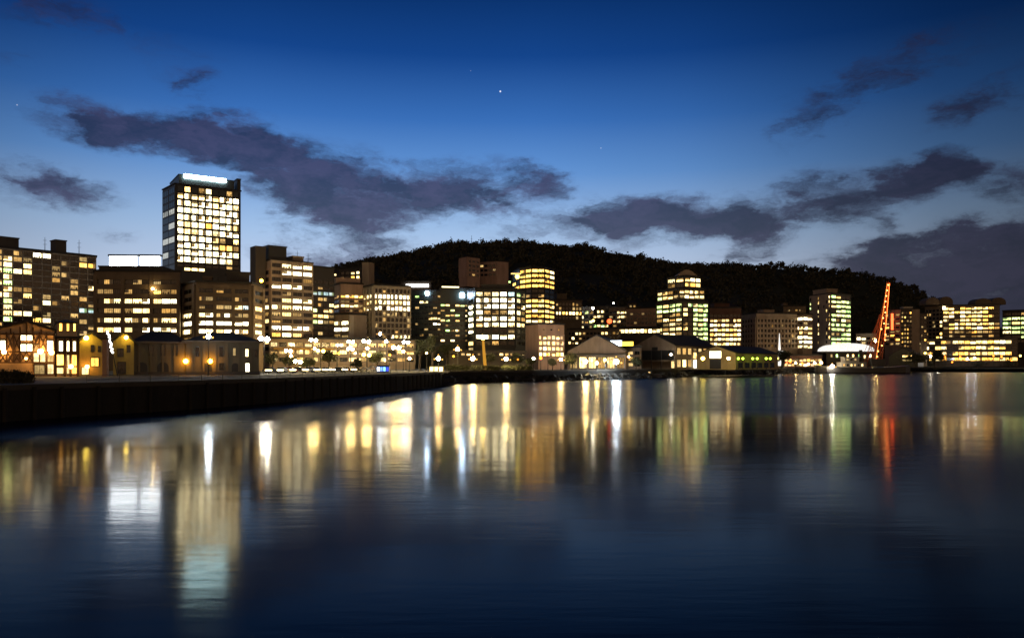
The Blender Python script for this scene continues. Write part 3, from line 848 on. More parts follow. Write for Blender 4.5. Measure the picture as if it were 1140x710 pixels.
# ---- large banded office on the right
b = Build('office_block', 'large wide office with seven long yellow bands and two dark roof pods', 'building', [(1030, 840), (1050, 825), (1113, 840)], 340, CONC, 40, Yref=825)
b.face(1, 341.5, 4.35, ['WW.ooWWWo.', 'oWoWWWWo..', 'WW.WoWWoo.', 'W..WWoWo..', '.oWoWWWoW.', '.oWWoWXWo.', '.wwwwowww.', '.w.w.ww.w.'], gx=.07, gy=.42, p=.4, mul=2)
b.face(0, 343, 4.35, ['.....', 'w....', '.....', '....W', '....W', '.....', '....o', '...oW'], gx=.25, gy=.4, p=.4, mul=0)
def pod(b, px0, px1, py0, py1, dy):
    Y = b.Yr + dy
    bm = bmesh.new()
    x0, x1, zb, zt = XX(px0, Y) - b.org.x, XX(px1, Y) - b.org.x, ZZ(py1, Y) - b.org.z, ZZ(py0, Y) - b.org.z
    pts = [(x0, zb), (x1, zb)] + [((x0 + x1) / 2 + (x1 - x0) / 2 * math.cos(t), zb + (zt - zb) * (.35 + .65 * math.sin(t))) for t in np.linspace(0, PI, 9)]
    profile(bm, pts, Y - b.org.y, Y + 14 - b.org.y); recalc(bm)
    obj('roof_pod', bm, CONC, b.o)
pod(b, 1031, 1046, 331, 339, 4); pod(b, 1046, 1061, 330, 339, 9); pod(b, 1086, 1104, 332, 339, 6); pod(b, 1104, 1120, 331, 339, 10)
b.strip('wall_lamp', 1049.6, 1052.4, 341, 344.4, glow('warm_wall_lamp', (1, .72, .35), 9), 1.0)
b.done()
b = Build('podium_building', 'broad low podium of orange-lit floors in front of the large banded office', 'building', [(1022, 800), (1054, 790), (1133, 802)], 377, CONC, 22, Yref=790)
b.face(1, 378, 6.2, ['.WWoWWWoWXW.', '..WooWWoWo..', '.oooWoWoWWo.', '.ooooWoooWoo'], gx=.05, gy=.42, p=.6, mul=2)
b.face(0, 378, 6.2, ['WwW.o', 'wW.oW', '.woWW', '..oWo'], gx=.06, gy=.42, p=.6, mul=2)
b.done()
b = Build('office_block', 'office of cool greenish-white bands at the far end of the shore', 'building', [(1116, 866), (1200, 866)], 346, CONC_D, 24, Yref=866)
b.face(0, 347.5, 5.0, ['...wW.W.', 'ggggWggg', 'gWggggWg', 'gggWgggg', 'WgggggWg', '..gWgggg', '....wgwg'], gx=.04, gy=.42, p=.5, mul=2)
b.done()
# ---- backdrop blocks that close the street gaps
for (c, top, m, lab, rows, y0) in (
    ([(100, 372), (190, 376)], 315, CONC_D, 'dark flat block filling the gap behind the lantern-roofed office', ['....w....', '.........', '..w......'], 318),
    ([(455, 500), (530, 505)], 345, CONC_D, 'dark low block seen through the trees behind the green glass offices', ['..w.....w', '.........', '....w....'], 350),
    ([(826, 640), (872, 640)], 352, REDBR, 'dark brick block peeping over the beige grid block', ['....', '....'], 354)):
    b = Build('office_block', lab, 'building', c, top, m, 14)
    b.face(0, y0, 7, rows, gx=.3, gy=.5, p=.3); b.done()

b = Build('quay_shop', 'low dark brick quay shops with warm lit fronts between the white spire and crane ship', 'shop', [(873, 530), (915, 534)], 396, REDBR, 10, Yref=530)
b.face(0, 398.5, 5, ['fow.pfofwf', 'fpfwfofpfo'], gx=.14, gy=.4, p=.3, mul=1); b.done()
# ---- shopfront terrace along the lit promenade
b = Build('shop_terrace', 'low bar and shop terrace with glowing glass fronts behind the promenade lamps', 'building', [(300, 318), (376, 322), (462, 330)], 377, BEIGE, 14, Yref=318)
b.face(0, 379, 8.4, ['f.fwff.f', 'wf.ff.wf', 'f.wf.fw.'], gx=.16, gy=.42, p=.8, mul=2)
b.face(1, 379, 8.4, ['ffwff.ff', 'fwfff.ff', '.fw.f.w.'], gx=.16, gy=.42, p=.8, mul=2)
b.strip('awning', 305, 372, 387.5, 389.4, mat('ochre_canvas', (.5, .28, .06)), .9, t=2.2)
b.strip('awning', 378, 455, 387.0, 389.0, mat('ochre_canvas', (.5, .28, .06)), -2, t=2.2)
b.done()
b = Build('shop_terrace', 'single-storey cafe row with tiny lit windows behind dark shore trees', 'building', [(500, 316), (585, 322)], 392, CONC_D, 10, Yref=316)
b.face(0, 391.5, 5.5, ['..' + 'wW.ww..W.ww.'], gx=.3, gy=.5, p=.3); b.done()

# ================================================================== WATERFRONT SHEDS
def win_at(parent, ch, lx0, lx1, z0, z1, y, rz=0, mul=1, name='window'):
    c = ((lx0 + lx1) / 2, y, (z0 + z1) / 2)
    return link_mesh(name, wmesh(ch, mul), parent, c, rz, (abs(lx1 - lx0), 1, abs(z1 - z0)))
def hip_roof(bm, x0, x1, y0, y1, ze, zr, ins, t=.25):
    ym = (y0 + y1) / 2
    b = [bm.verts.new((x, y, ze - t)) for x, y in ((x0, y0), (x1, y0), (x1, y1), (x0, y1))]
    a = [bm.verts.new((x, y, ze)) for x, y in ((x0, y0), (x1, y0), (x1, y1), (x0, y1))]
    r = [bm.verts.new((x0 + ins, ym, zr)), bm.verts.new((x1 - ins, ym, zr))]
    bm.faces.new(b[::-1])
    for i in range(4): bm.faces.new((b[i], b[(i + 1) % 4], a[(i + 1) % 4], a[i]))
    bm.faces.new((a[0], a[1], r[1], r[0])); bm.faces.new((a[1], a[2], r[1])); bm.faces.new((a[2], a[3], r[0], r[1])); bm.faces.new((a[3], a[0], r[0]))
TILE = mat('dark_roof_tiles', (.035, .026, .022), .75, .5, 1.2)
PLAST = mat('cream_plaster_panels', (.60, .44, .28), .85, .35)

# ---- half-timbered boathouse
Y = 150.0
bh = thing('boathouse', 'half-timbered boathouse with a wide low gable and glowing windows at the quay corner', 'boathouse', (XX(29, Y), Y, GZ), None, math.atan(531 / F))
lx = lambda px: (XX(px, Y) - bh.location.x) * math.cos(math.atan(531 / F))
lz = lambda py: ZZ(py, Y) - GZ
bm = bmesh.new(); profile(bm, [(lx(-14), -.3), (lx(61), -.3), (lx(61), lz(368.2)), (lx(29.6), lz(359)), (lx(-14), lz(371))], 0, 13); recalc(bm)
obj('wall', bm, PLAST, bh)
bm = bmesh.new()
profile(bm, [(lx(-18), lz(371.6)), (lx(29.6), lz(358.6)), (lx(63), lz(368.3)), (lx(63), lz(366.0)), (lx(29.6), lz(355.8)), (lx(-18), lz(369.2))], -1.1, 13.6); recalc(bm)
rf = obj('gable_roof', bm, TILE, bh)
bm = bmesh.new()
for px in range(10, 40, 4): box(bm, lx(px), lx(px) + .22, 6, 6.22, lz(361), lz(352.6))
box(bm, lx(9), lx(40), 5.95, 6.27, lz(352.6) + .003, lz(351.8)); recalc(bm); obj('ridge_railing', bm, TIMBER, rf)
bm = bmesh.new()
fr = -.02
def bar(p, q, w=.26):
    a = Vector((lx(p[0]), 0, lz(p[1]))); c = Vector((lx(q[0]), 0, lz(q[1])))
    d = (c - a); L = d.length; d /= L; n = Vector((-d.z, 0, d.x)) * (w / 2)
    k = bar.k = (bar.k + 1) % 7
    vs = []
    for y in (-.13 - k * .011, .03):
        for e in (a - n, a + n, c + n, c - n): vs.append(bm.verts.new((e.x, y, e.z)))
    for f in ((0, 1, 2, 3), (7, 6, 5, 4), (0, 4, 5, 1), (1, 5, 6, 2), (2, 6, 7, 3), (3, 7, 4, 0)): bm.faces.new([vs[i] for i in f])
bar.k = 0
for px in (-13, 0, 7.5, 15, 22.4, 36.6, 44, 52, 60.6): bar((px, 417 if px in (52, 60.6, -13) else 403), (px, 370 if px not in (22.4, 36.6) else 364))
for py in (372, 391.6, 403.6): bar((-13.5, py), (61, py), .3)
bar((29.6, 372), (29.6, 360)); bar((12, 372), (12, 366)); bar((46, 372), (46, 366))
for x0, x1, y0, y1 in ((0, 7.5, 391.6, 403.6), (7.5, 15, 391.6, 403.6), (15, 22.4, 391.6, 403.6), (22.4, 29.6, 391.6, 403.6), (29.6, 36.6, 391.6, 403.6), (7.5, 15, 372, 391), (15, 22.4, 372, 391), (36.6, 44, 372, 391), (44, 52, 372, 391)):
    bar((x0, y0), (x1, y1), .18); bar((x0, y1), (x1, y0), .18)
recalc(bm); obj('timber_frame', bm, TIMBER, bh)
bm = bmesh.new(); box(bm, lx(-13.5), lx(36), -.5, .02, -.3, lz(404.2)); recalc(bm); obj('base_wall', bm, PLAST, bh)
for ch, a, c, t, u in (('X', -7, -1, 379, 390), ('X', 1, 6.5, 379, 390), ('X', 23, 29.2, 373, 379), ('X', 30, 36, 373, 379), ('X', 23, 29.2, 383, 391), ('X', 30, 36, 383, 391), ('f', 37, 51, 392.5, 403), ('X', 52.6, 59.6, 378.5, 391),
                       ('f', 53, 60, 393, 403), ('f', 53, 60, 405, 416.5), ('w', 38, 50, 406, 416.5), ('w', 38, 43, 383, 390)):
    win_at(bh, ch, lx(a), lx(c), lz(t), lz(u), -.06, mul=1)
wg = bmesh.new(); box(wg, lx(61.4), lx(88), -1.2, 11, -.3, lz(376.5)); recalc(wg); obj('wing_wall', wg, PLAST, bh)
wg = bmesh.new(); box(wg, lx(60.6), lx(89), -2, 11.6, lz(376.4), lz(373.8)); recalc(wg); obj('wing_roof', wg, TILE, bh)
wg = bmesh.new(); box(wg, lx(63.5), lx(87), 0, 8, lz(373.8) + .004, lz(357.5)); recalc(wg); tu = obj('turret', wg, PLAST, bh)
wg = bmesh.new()
hip_roof(wg, lx(62), lx(88.6), -.8, 8.8, lz(357.4), lz(353.5), 1.8); recalc(wg); obj('turret_roof', wg, TILE, tu)
for ch, a, c, t, u, y in (('o', 66.5, 69.8, 358.8, 368, -.06), ('o', 75, 78, 358.8, 368, -.06), ('o', 82.8, 85.4, 358.8, 368, -.06)):
    win_at(tu, ch, lx(a), lx(c), lz(t), lz(u), y)
for ch, a, c, t, u in (('X', 66, 70.4, 379, 391), ('X', 75, 77.8, 379, 391), ('X', 82, 85.4, 379, 391), ('f', 63.4, 71.2, 409, 416), ('f', 75, 77.8, 394, 417), ('o', 63, 71.5, 394, 407), ('o', 80.5, 87, 394, 417)):
    win_at(bh, ch, lx(a), lx(c), lz(t), lz(u), -1.26)
bm = bmesh.new()
for px in (62.2, 72.8, 79.4, 87.4): box(bm, lx(px) - .2, lx(px) + .2, -1.55, -1.15, -.2, lz(376.6))
recalc(bm); obj('timber_post', bm, TIMBER, bh)
for py in (392.3, 408):
    bm = bmesh.new(); box(bm, lx(62.6), lx(87), -1.42, -1.17, lz(py) - .14, lz(py) + .14); recalc(bm); obj('timber_rail', bm, TIMBER, bh)

# ---- yellow gabled cottage
def cottage(px0, px1, Y, eave, apex, wall, label, wins, name='cottage', depth=9):
    az_ = math.atan((570 - (px0 + px1) / 2) / F)
    t = thing(name, label, 'house', (XX((px0 + px1) / 2, Y), Y, GZ), None, az_)
    X = lambda p: (XX(p, Y) - t.location.x) * math.cos(az_)
    Z = lambda p: ZZ(p, Y) - GZ
    c = 0
    bm = bmesh.new(); profile(bm, [(X(px0), -.3), (X(px1), -.3), (X(px1), Z(eave)), (c, Z(apex)), (X(px0), Z(eave))], 0, depth); recalc(bm); obj('wall', bm, wall, t)
    o = .9
    sl = (Z(apex) - Z(eave)) / (c - X(px0))
    bm = bmesh.new(); profile(bm, [(X(px0) - o, Z(eave) - sl * o + .05), (c, Z(apex) + .05), (X(px1) + o, Z(eave) - sl * o + .05), (X(px1) + o, Z(eave) - sl * o + .45), (c, Z(apex) + .5), (X(px0) - o, Z(eave) - sl * o + .45)], -.7, depth + .5); recalc(bm); obj('roof', bm, TILE, t)
    for ch, a, b_, u, v in wins: win_at(t, ch, X(a), X(b_), Z(u), Z(v), -.06)
    return t
cottage(88.5, 115, 163, 380, 371.5, OCHRE, 'small ochre gabled house with two dark upper windows beside the boathouse',
        [('.', 101, 105, 384, 391.5), ('.', 109, 112.5, 385, 391.5), ('o', 101, 110, 398, 408), ('f', 91, 99, 408.5, 417)])
cottage(126, 149, 168, 380.5, 371.5, OCHRE, 'ochre gable end adjoining the long dark-roofed boat shed',
        [('.', 131, 137.5, 388, 397), ('.', 141, 145, 384, 392), ('.', 131, 140, 403, 416)])

def hip_shed(px0, px1, Y, eave, ridge, label, wins, depth=13, ins=5):
    az_ = math.atan((570 - (px0 + px1) / 2) / F)
    t = thing('boat_shed', label, 'shed', (XX((px0 + px1) / 2, Y), Y, GZ), None, az_)
    X = lambda p: (XX(p, Y) - t.location.x) * math.cos(az_)
    Z = lambda p: ZZ(p, Y) - GZ
    bm = bmesh.new(); box(bm, X(px0), X(px1), 0, depth, -.3, Z(eave)); recalc(bm); obj('wall', bm, OLDWALL, t)
    bm = bmesh.new(); hip_roof(bm, X(px0) - .8, X(px1) + .8, -.8, depth + .8, Z(eave) + .3, Z(ridge), ins); recalc(bm); obj('roof', bm, TILE, t)
    bm = bmesh.new(); box(bm, X(px0) - .85, X(px1) + .85, -.98, -.82, Z(eave) - .02, Z(eave) + .33); recalc(bm); obj('gutter', bm, CONC, t)
    bm = bmesh.new(); box(bm, X(px0) - .06, X(px1) + .06, -.12, .02, -.3, .7); recalc(bm); obj('plinth', bm, CONC_D, t)
    for ch, a, b_, u, v in wins:
        win_at(t, ch, X(a), X(b_), Z(u), Z(v), -.06)
    n = 0
    bm = bmesh.new()
    px = px0 + 6
    while px < px1 - 3:
        box(bm, X(px) - .2, X(px) + .2, -.22, .02, .71, Z(eave)); px += 13.2
    recalc(bm); obj('pilaster', bm, OLDWALL, t)
    return t, X, Z
def arch_door(t, x0, x1, z1, y=-.08):
    bm = bmesh.new()
    r = (x1 - x0) / 2; c = (x0 + x1) / 2
    pts = [(x0, -.2), (x1, -.2)] + [(c + r * math.cos(a), z1 - r + r * math.sin(a)) for a in np.linspace(0, PI, 9)]
    profile(bm, pts, y, .02); recalc(bm); return obj('arched_door', bm, BLACK, t)
t, X, Z = hip_shed(149, 207, 172, 382, 367.5, 'long plastered boat shed with arched dark doors and a tiled hip roof', [('.', 166, 171, 384, 396), ('.', 179, 184, 384, 396), ('.', 193, 198, 384, 396)], ins=4)
for a, c in ((153, 164), (175, 188)): arch_door(t, X(a), X(c), Z(403))
t, X, Z = hip_shed(207.5, 289, 176, 381, 369.2, 'dark boat shed with two lit windows near its far corner', [('.', 218, 222, 386, 397), ('.', 244, 248, 386, 397), ('w', 259.5, 262.5, 387, 396), ('W', 273.4, 277, 388, 397), ('X', 273.4, 278, 404, 414), ('.', 284, 286.5, 389, 397), ('.', 244, 249, 404, 412)], ins=6)
arch_door(t, X(225), X(236), Z(404)); arch_door(t, X(258), X(266), Z(404))

# ---- gabled wharf sheds seen on the corner
class Gable:
    def __init__(self, name, label, px, Y, a, left, right, eave, apex, wall, roof=ROOFD, side=None, dmax=60):
        a = R(a)
        C = Vector((XX(px, Y), Y)); e = Vector((math.cos(a), math.sin(a))); s = Vector((-math.sin(a), math.cos(a)))
        def solve(d, p):
            k = (p - 570) / F
            return (k * C.y - C.x) / (d.x - k * d.y)
        self.w = -solve(e, left); self.d = min(abs(solve(s, right)), dmax)
        self.o = thing(name, label, 'shed', (C.x, C.y, GZ), None, a)
        self.Y = Y
        ze = ZZ(eave, Y) - GZ; Ym = Y - e.y * self.w / 2
        za = ZZ(apex, Ym) - GZ
        self.ze, self.za = ze, za
        w, d = self.w, self.d
        bm = bmesh.new(); profile(bm, [(-w, -.3), (0, -.3), (0, ze), (-w / 2, za), (-w, ze)], 0, d); recalc(bm); obj('wall', bm, [wall], self.o)
        k = (za - ze) / (w / 2); o = .6
        bm = bmesh.new(); profile(bm, [(-w - o, ze - k * o + .03), (-w / 2, za + .03), (o, ze - k * o + .03), (o, ze - k * o + .33), (-w / 2, za + .38), (-w - o, ze - k * o + .33)], -.35, d + .4); recalc(bm); obj('roof', bm, roof, self.o)
    def front(self, ch, u0, u1, z0, z1, mul=1):
        return win_at(self.o, ch, -self.w * (1 - u0), -self.w * (1 - u1), z0, z1, -.06, mul=mul)
    def side(self, ch, v0, v1, z0, z1, mul=1):
        y0, y1 = self.d * v0, self.d * v1
        return link_mesh('window', wmesh(ch, mul), self.o, (.06, (y0 + y1) / 2, (z0 + z1) / 2), PI / 2, (y1 - y0, 1, z1 - z0))
    def slab(self, name, u0, u1, z0, z1, y0, y1, m):
        bm = bmesh.new(); box(bm, -self.w * (1 - u0), -self.w * (1 - u1), y0, y1, z0, z1); recalc(bm); return obj(name, bm, m, self.o)
SHEDC = mat('shed_cream_boards', (.24, .175, .125), .85, .3, .6)
g = Gable('wharf_shed', 'cream gabled wharf shed with an open lit ground floor behind four bright lamps', 697, 336, -13, 632, 712, 391, 373, SHEDC)
g.slab('canopy', -.02, 1.02, g.ze - 1.5, g.ze - .9, -3.5, -.02, ROOFD)
for k in range(6): g.front('f' if k in (1, 2, 4) else 'w', .04 + k * .16, .17 + k * .16, .4, g.ze - 2.2, 2)
l = Build('shop_terrace', 'flat-roofed link between the gabled sheds carrying a white and a yellow sign', 'building', [(690, 348), (714, 344)], 387, SHEDC, 10, Yref=344)
l.face(0, 389.5, 6.5, ['.w.', 'fww', '.w.'], gx=.2, gy=.4, p=.2)
l.strip('sign_light', 676.5, 691.5, 379.2, 385, glow('sign_blue_white', (.78, .90, 1), 9), -1)
l.strip('sign_light', 692.2, 704.5, 380.3, 385, glow('sign_yellow', (1, .60, .06), 4.0), -1)
l.strip('sign_stand', 677, 704, 385, 386.8, STEEL_D, -1.1)
l.done()
g = Gable('wharf_shed', 'broad gabled wharf shed with dark open deck below and arched side windows', 752, 372, -40, 706, 796, 384.5, 372.5, SHEDC, TILE)
g.slab('deck_shade_sheet', .03, .97, g.ze - 6.8, g.ze - 2.2, -.05, .05, BLACK)  # black sheet put in for the shade inside the open deck
g.slab('deck_floor', -.02, 1.0, g.ze - 7.4, g.ze - 6.9, -3.0, -.02, CONC)
for k in range(5): g.slab('deck_post', .03 + k * .23, .045 + k * .23, .0, g.ze - 2.1, -2.9, -2.6, STEEL_D)
g.slab('sign_board', .44, .58, g.ze - 2.1, g.ze - .6, -.1, .02, BLACK)
for k in range(7): g.side('w', .03 + k * .13, .12 + k * .13, g.ze - 4.2, g.ze - 1, 0)
for k in range(7): g.side('W' if k in (1, 3, 4) else 'w', .03 + k * .13, .12 + k * .13, .8, 4.5, 2)
g.front('f', .9, .98, .3, 4, 0)
g = Gable('wharf_shed', 'smaller ochre gabled shed with a tall floodlit white opening and lamps either side', 819, 372, -40, 777, 866, 393, 385.2, mat('ochre_boards', (.42, .33, .17), .85), TILE)
g.front('X', .30, .64, 5.0, g.ze + 1.2, 0)
g.slab('dark_door', .32, .62, 0, 4.6, -.06, .02, BLACK)
for k in range(6): g.side('.', .05 + k * .15, .15 + k * .15, .5, 3, 1)
g = Gable('wharf_shed', 'pale low building end glowing white between the two gabled sheds', 776.5, 385, -20, 768, 784, 392, 390.5, WHITE_P, TILE)
g.front('X', .1, .9, .4, 4.4, 1); g.front('W', .1, .9, 4.8, 8, 1)

# ---- wharf shed and tent by the crane ship
g = Gable('wharf_shed', 'black low shed with one strip window in front of the apartments', 1022, 610, -31, 990, 1042, 396, 387, BLACK)
g.front('W', .45, .8, g.ze - 1, g.ze + .4, 2); g.front('w', .45, .8, g.ze - 4, g.ze - 2.8, 2)
Y = 606.0
ev = thing('event_hall', 'long hall with a bright white arched fabric roof behind the crane ship', 'hall', (XX(944, Y), Y, GZ))
bm = bmesh.new()
x0, x1 = XX(919, Y) - ev.location.x, XX(974, Y) - ev.location.x
zb, zt = ZZ(391, Y) - GZ, ZZ(382, Y) - GZ
arc = [(x0 + (x1 - x0) * (1 - math.cos(t)) / 2, zb + (zt - zb) * math.sin(t) ** .8) for t in np.linspace(0, PI, 15)]
profile(bm, arc, 0, 16); recalc(bm)
obj('fabric_roof', bm, litwin('lit_fabric', (1, .97, .88), (1, .97, .9), 1.25, .05, .5), ev)
bm = bmesh.new(); box(bm, x0 + 1, x1 - 1, .5, 15.5, -.3, zb - .01); recalc(bm); obj('wall', bm, BLACK, ev)
bm = bmesh.new(); box(bm, x0 - 4, x1 + 2, -1, 16.5, zb - 1.1, zb - .02); recalc(bm); obj('eave_beam', bm, STEEL_D, ev)
for px, py, ch in ((926, 396, 'w'), (932, 396, 'g'), (944, 396, 'W'), (950, 396, 'W'), (957, 396, 'g'), (963, 397, 'W'), (969, 396, 'X'), (946, 402, 'W'), (950, 402, 'w'), (953, 402, 'W'), (938, 402, '.')):
    win_at(ev, ch, XX(px - 1.1, Y) - ev.location.x, XX(px + 1.1, Y) - ev.location.x, ZZ(py + 1.8, Y) - GZ, ZZ(py - 1.8, Y) - GZ, .44, mul=0)

# ================================================================== CRANE SHIP
Y = 488.0
cs_ = thing('crane_ship', 'dark floating crane ship with an orange-lit lattice jib raised over its deck', 'ship', (XX(958, Y), Y, 0))
ox = cs_.location.x
X = lambda p: XX(p, Y) - ox
Z = lambda p: ZZ(p, Y)
bm = bmesh.new()
secs = []
for t in np.linspace(0, 1, 13):
    x = X(908) + (X(1012) - X(908)) * t
    hw = 6.2 * (1 - max(0, (abs(t - .5) - .36) / .14) ** 2 * .75)
    sheer = 3.6 + 1.6 * (2 * t - 1) ** 2
    secs.append([bm.verts.new((x, y, z)) for y, z in ((-hw * .7, -1.2), (-hw, .6), (-hw, sheer), (hw, sheer), (hw, .6), (hw * .7, -1.2))])
for a, c in zip(secs, secs[1:]):
    for i in range(6): bm.faces.new((a[i], a[(i + 1) % 6], c[(i + 1) % 6], c[i]))
bm.faces.new(secs[0]); bm.faces.new(secs[-1][::-1]); recalc(bm)
obj('hull', bm, BLACK, cs_)
bm = bmesh.new(); box(bm, X(934), X(962), -3.5, 3.5, 3.5, 7.2); box(bm, X(938), X(954), -2.8, 2.8, 7.203, 10); box(bm, X(936), X(956), -3.4, 3.4, 10.003, 10.3); recalc(bm)
dh = obj('deckhouse', bm, mat('ship_cream_paint', (.20, .17, .13), .6), cs_)
for k, ch in enumerate('w.Ww.W'): win_at(dh, ch, X(936 + k * 4), X(938.2 + k * 4), 4.6, 6, -3.54, mul=0)
for k, ch in enumerate('w.w'): win_at(dh, ch, X(940 + k * 4.4), X(942.6 + k * 4.4), 8, 9.3, -2.84, mul=0)
bm = bmesh.new(); tube(bm, (X(959), 0, 7.2), (X(958), 0, 14.5), 1.1, 1.0, 12); recalc(bm); obj('funnel', bm, BLACK, cs_)
JO = mat('crane_orange_red', (.55, .12, .03), .5, .2)
bm = bmesh.new()
foot = Vector((X(976.5), 0, 5)); tip = Vector((X(988.6), 0, Z(314)))
def lattice(bm, a, c, w0, w1, n, rr):
    d = (c - a).normalized(); s = Vector((0, 1, 0)); u = d.cross(s).normalized()
    cor = lambda t: [a + (c - a) * t + (s * i + u * j) * (w0 * (1 - t) + w1 * t) / 2 for i, j in ((-1, -1), (1, -1), (1, 1), (-1, 1))]
    pr = cor(0)
    for k in range(1, n + 1):
        q = cor(k / n)
        for i in range(4):
            tube(bm, pr[i], q[i], rr, seg=5); tube(bm, q[i], q[(i + 1) % 4], rr * .6, seg=4)
            tube(bm, pr[i], q[(i + 1) % 4], rr * .6, seg=4)
        pr = q
lattice(bm, foot, tip, 3.8, .8, 12, .15)
recalc(bm); obj('jib', bm, JO, cs_)
bm = bmesh.new(); lattice(bm, Vector((X(966), 0, 4)), Vector((X(980.5), 0, Z(350))), 3.0, 1.1, 7, .17)
tube(bm, (X(980.5), 0, Z(350)), tip, .12, seg=5); tube(bm, (X(958), -3, 5), (X(980.5), 0, Z(350)), .14, seg=5); tube(bm, (X(958), 3, 5), (X(980.5), 0, Z(350)), .14, seg=5); recalc(bm); obj('crane_mast', bm, JO, cs_)
bm = bmesh.new(); box(bm, X(967), X(983), -4, 4, 4.6, 9); recalc(bm); ch_ = obj('machinery_house', bm, CONC_D, cs_)
bm = bmesh.new(); tube(bm, tip, (tip.x + 1.5, 0, Z(345)), .10, seg=5); ball(bm, (tip.x + 1.5, 0, Z(346)), .7); recalc(bm); obj('hook_line', bm, STEEL_D, cs_)
bm = bmesh.new(); rr = bmesh.new()
d = tip - foot
NEON = glow('jib_orange_lights', (1, .14, .025), 10)
bm = bmesh.new(); sidev = Vector((.95, -1.0, 0))
tube(bm, foot + d * .30 + Vector((1.6, -2, 0)), foot + d * .985 + Vector((.75, -.7, 0)), .10, seg=6); recalc(bm); obj('light_string', bm, NEON, cs_)
bm = bmesh.new(); tube(bm, foot + d * .04 + Vector((-2.6, -3.1, 0)), foot + d * .98 + Vector((-.6, -.75, 0)),  .08, seg=6); recalc(bm); obj('light_string', bm, glow('jib_amber_lights', (1, .28, .05), 4), cs_)
LB = glow('jib_bulb', (1, .42, .10), 9)
mb = None
for k in range(15):
    t = .04 + k * .066
    p = foot + d * t + Vector((random.choice((-1, 1, 0)) * 2.4 * (1 - t), -3 * (1 - t) - .6, 0))
    if mb is None:
        bm = bmesh.new(); ball(bm, (0, 0, 0), .42, sub=1); o = obj('lamp_bulb', bm, LB, cs_, p); mb = o.data
    else: link_mesh('lamp_bulb', mb, cs_, p)

# ================================================================== LAMPS
LCOL = {'warm': (1, .68, .25), 'white': (1, .90, .70), 'cool': (.80, .92, 1), 'sodium': (1, .42, .03), 'yellow': (1, .70, .10), 'lime': (.62, 1, .06), 'orange': (1, .46, .10), 'amber': (1, .22, .02), 'red': (1, .08, .02)}
def glob(c, L): return glow(f'lamp_{c}_{L}', LCOL[c], L)
LM = {}
def flare_globe_mesh(r):
    kk = ('flare_small', r)
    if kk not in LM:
        bm = bmesh.new(); ball(bm, (0, 0, 0), r, sz=.95); me = bpy.data.meshes.new('flare_globe'); bm.to_mesh(me); bm.free(); me.materials.append(glow('flare_globe_amber', (1, .50, .10), 2.2)); me.shade_smooth(); LM[kk] = me
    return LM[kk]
def lamp(px, py, Y, c, r, L, label, group='street lamps along the waterfront', base=None, arm=0):
    g = GZ if base is None else base
    if c == 'orange': c = 'amber'
    twin = L >= 100 and c != 'cool' and px < 462
    r = round(r * (.80 if twin else .92), 2); L = int(L * (2.6 if c in ('warm', 'white', 'cool') else .22)); off = r * 1.5
    if c == 'amber': L = 6
    if c == 'sodium': L = 10
    if px > 1050: Y = 728 + (px - 1052) * .2
    p = W(px, py, Y)
    if c == 'lime': L, r = 5, r * 1.35
    elif c == 'red': L = 8
    p = W(px, py, Y)
    t = thing('street_lamp', label, 'street lamp', (p.x, p.y, g), group)
    h = p.z - g
    k = ('pole', round(h, 1), arm)
    bm = bmesh.new(); tube(bm, (0, 0, 0), (0, 0, h - r * .9), .13, .08, 8); tube(bm, (0, 0, 0), (0, 0, .7), .22, .2, 8)
    if arm: tube(bm, (0, 0, h - r * .9), (arm, 0, h - r * .5), .06, seg=6)
    recalc(bm); obj('pole', bm, STEEL_D, t)
    bm = bmesh.new(); tube(bm, (0, 0, h + r * .92), (0, 0, h + r * 1.25), r * .5, r * .1, 10); recalc(bm); obj('lamp_cap', bm, STEEL_D, t)
    kk = (c, r, L)
    if kk not in LM:
        bm = bmesh.new(); ball(bm, (0, 0, 0), r, sz=.95); me = bpy.data.meshes.new('lamp_globe'); bm.to_mesh(me); bm.free(); me.materials.append(glob(c, L)); me.shade_smooth(); LM[kk] = me
    if twin:
        bm = bmesh.new(); tube(bm, (-off, 0, h + r * .2), (off, 0, h + r * .2), .05, seg=6); recalc(bm); obj('lamp_arm', bm, STEEL_D, t)
        for sx_ in (-1, 1): link_mesh('lamp_globe', LM[kk], t, (sx_ * off, 0, h - sx_ * r * .15))
    else:
        link_mesh('lamp_globe', LM[kk], t, (0, 0, h))
        if L >= 100:                         # side and top globes added to suggest an amber starburst round the core
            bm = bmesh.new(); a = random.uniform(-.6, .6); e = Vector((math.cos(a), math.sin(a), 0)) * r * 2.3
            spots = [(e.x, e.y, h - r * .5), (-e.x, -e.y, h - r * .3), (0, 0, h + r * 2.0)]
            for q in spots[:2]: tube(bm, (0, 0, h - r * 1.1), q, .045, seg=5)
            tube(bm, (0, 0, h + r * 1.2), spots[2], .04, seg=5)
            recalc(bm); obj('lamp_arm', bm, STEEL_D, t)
            for q, k in zip(spots, (.42, .46, .34)): link_mesh('flare_globe', flare_globe_mesh(r), t, q, 0, (k, k, k))
    return t
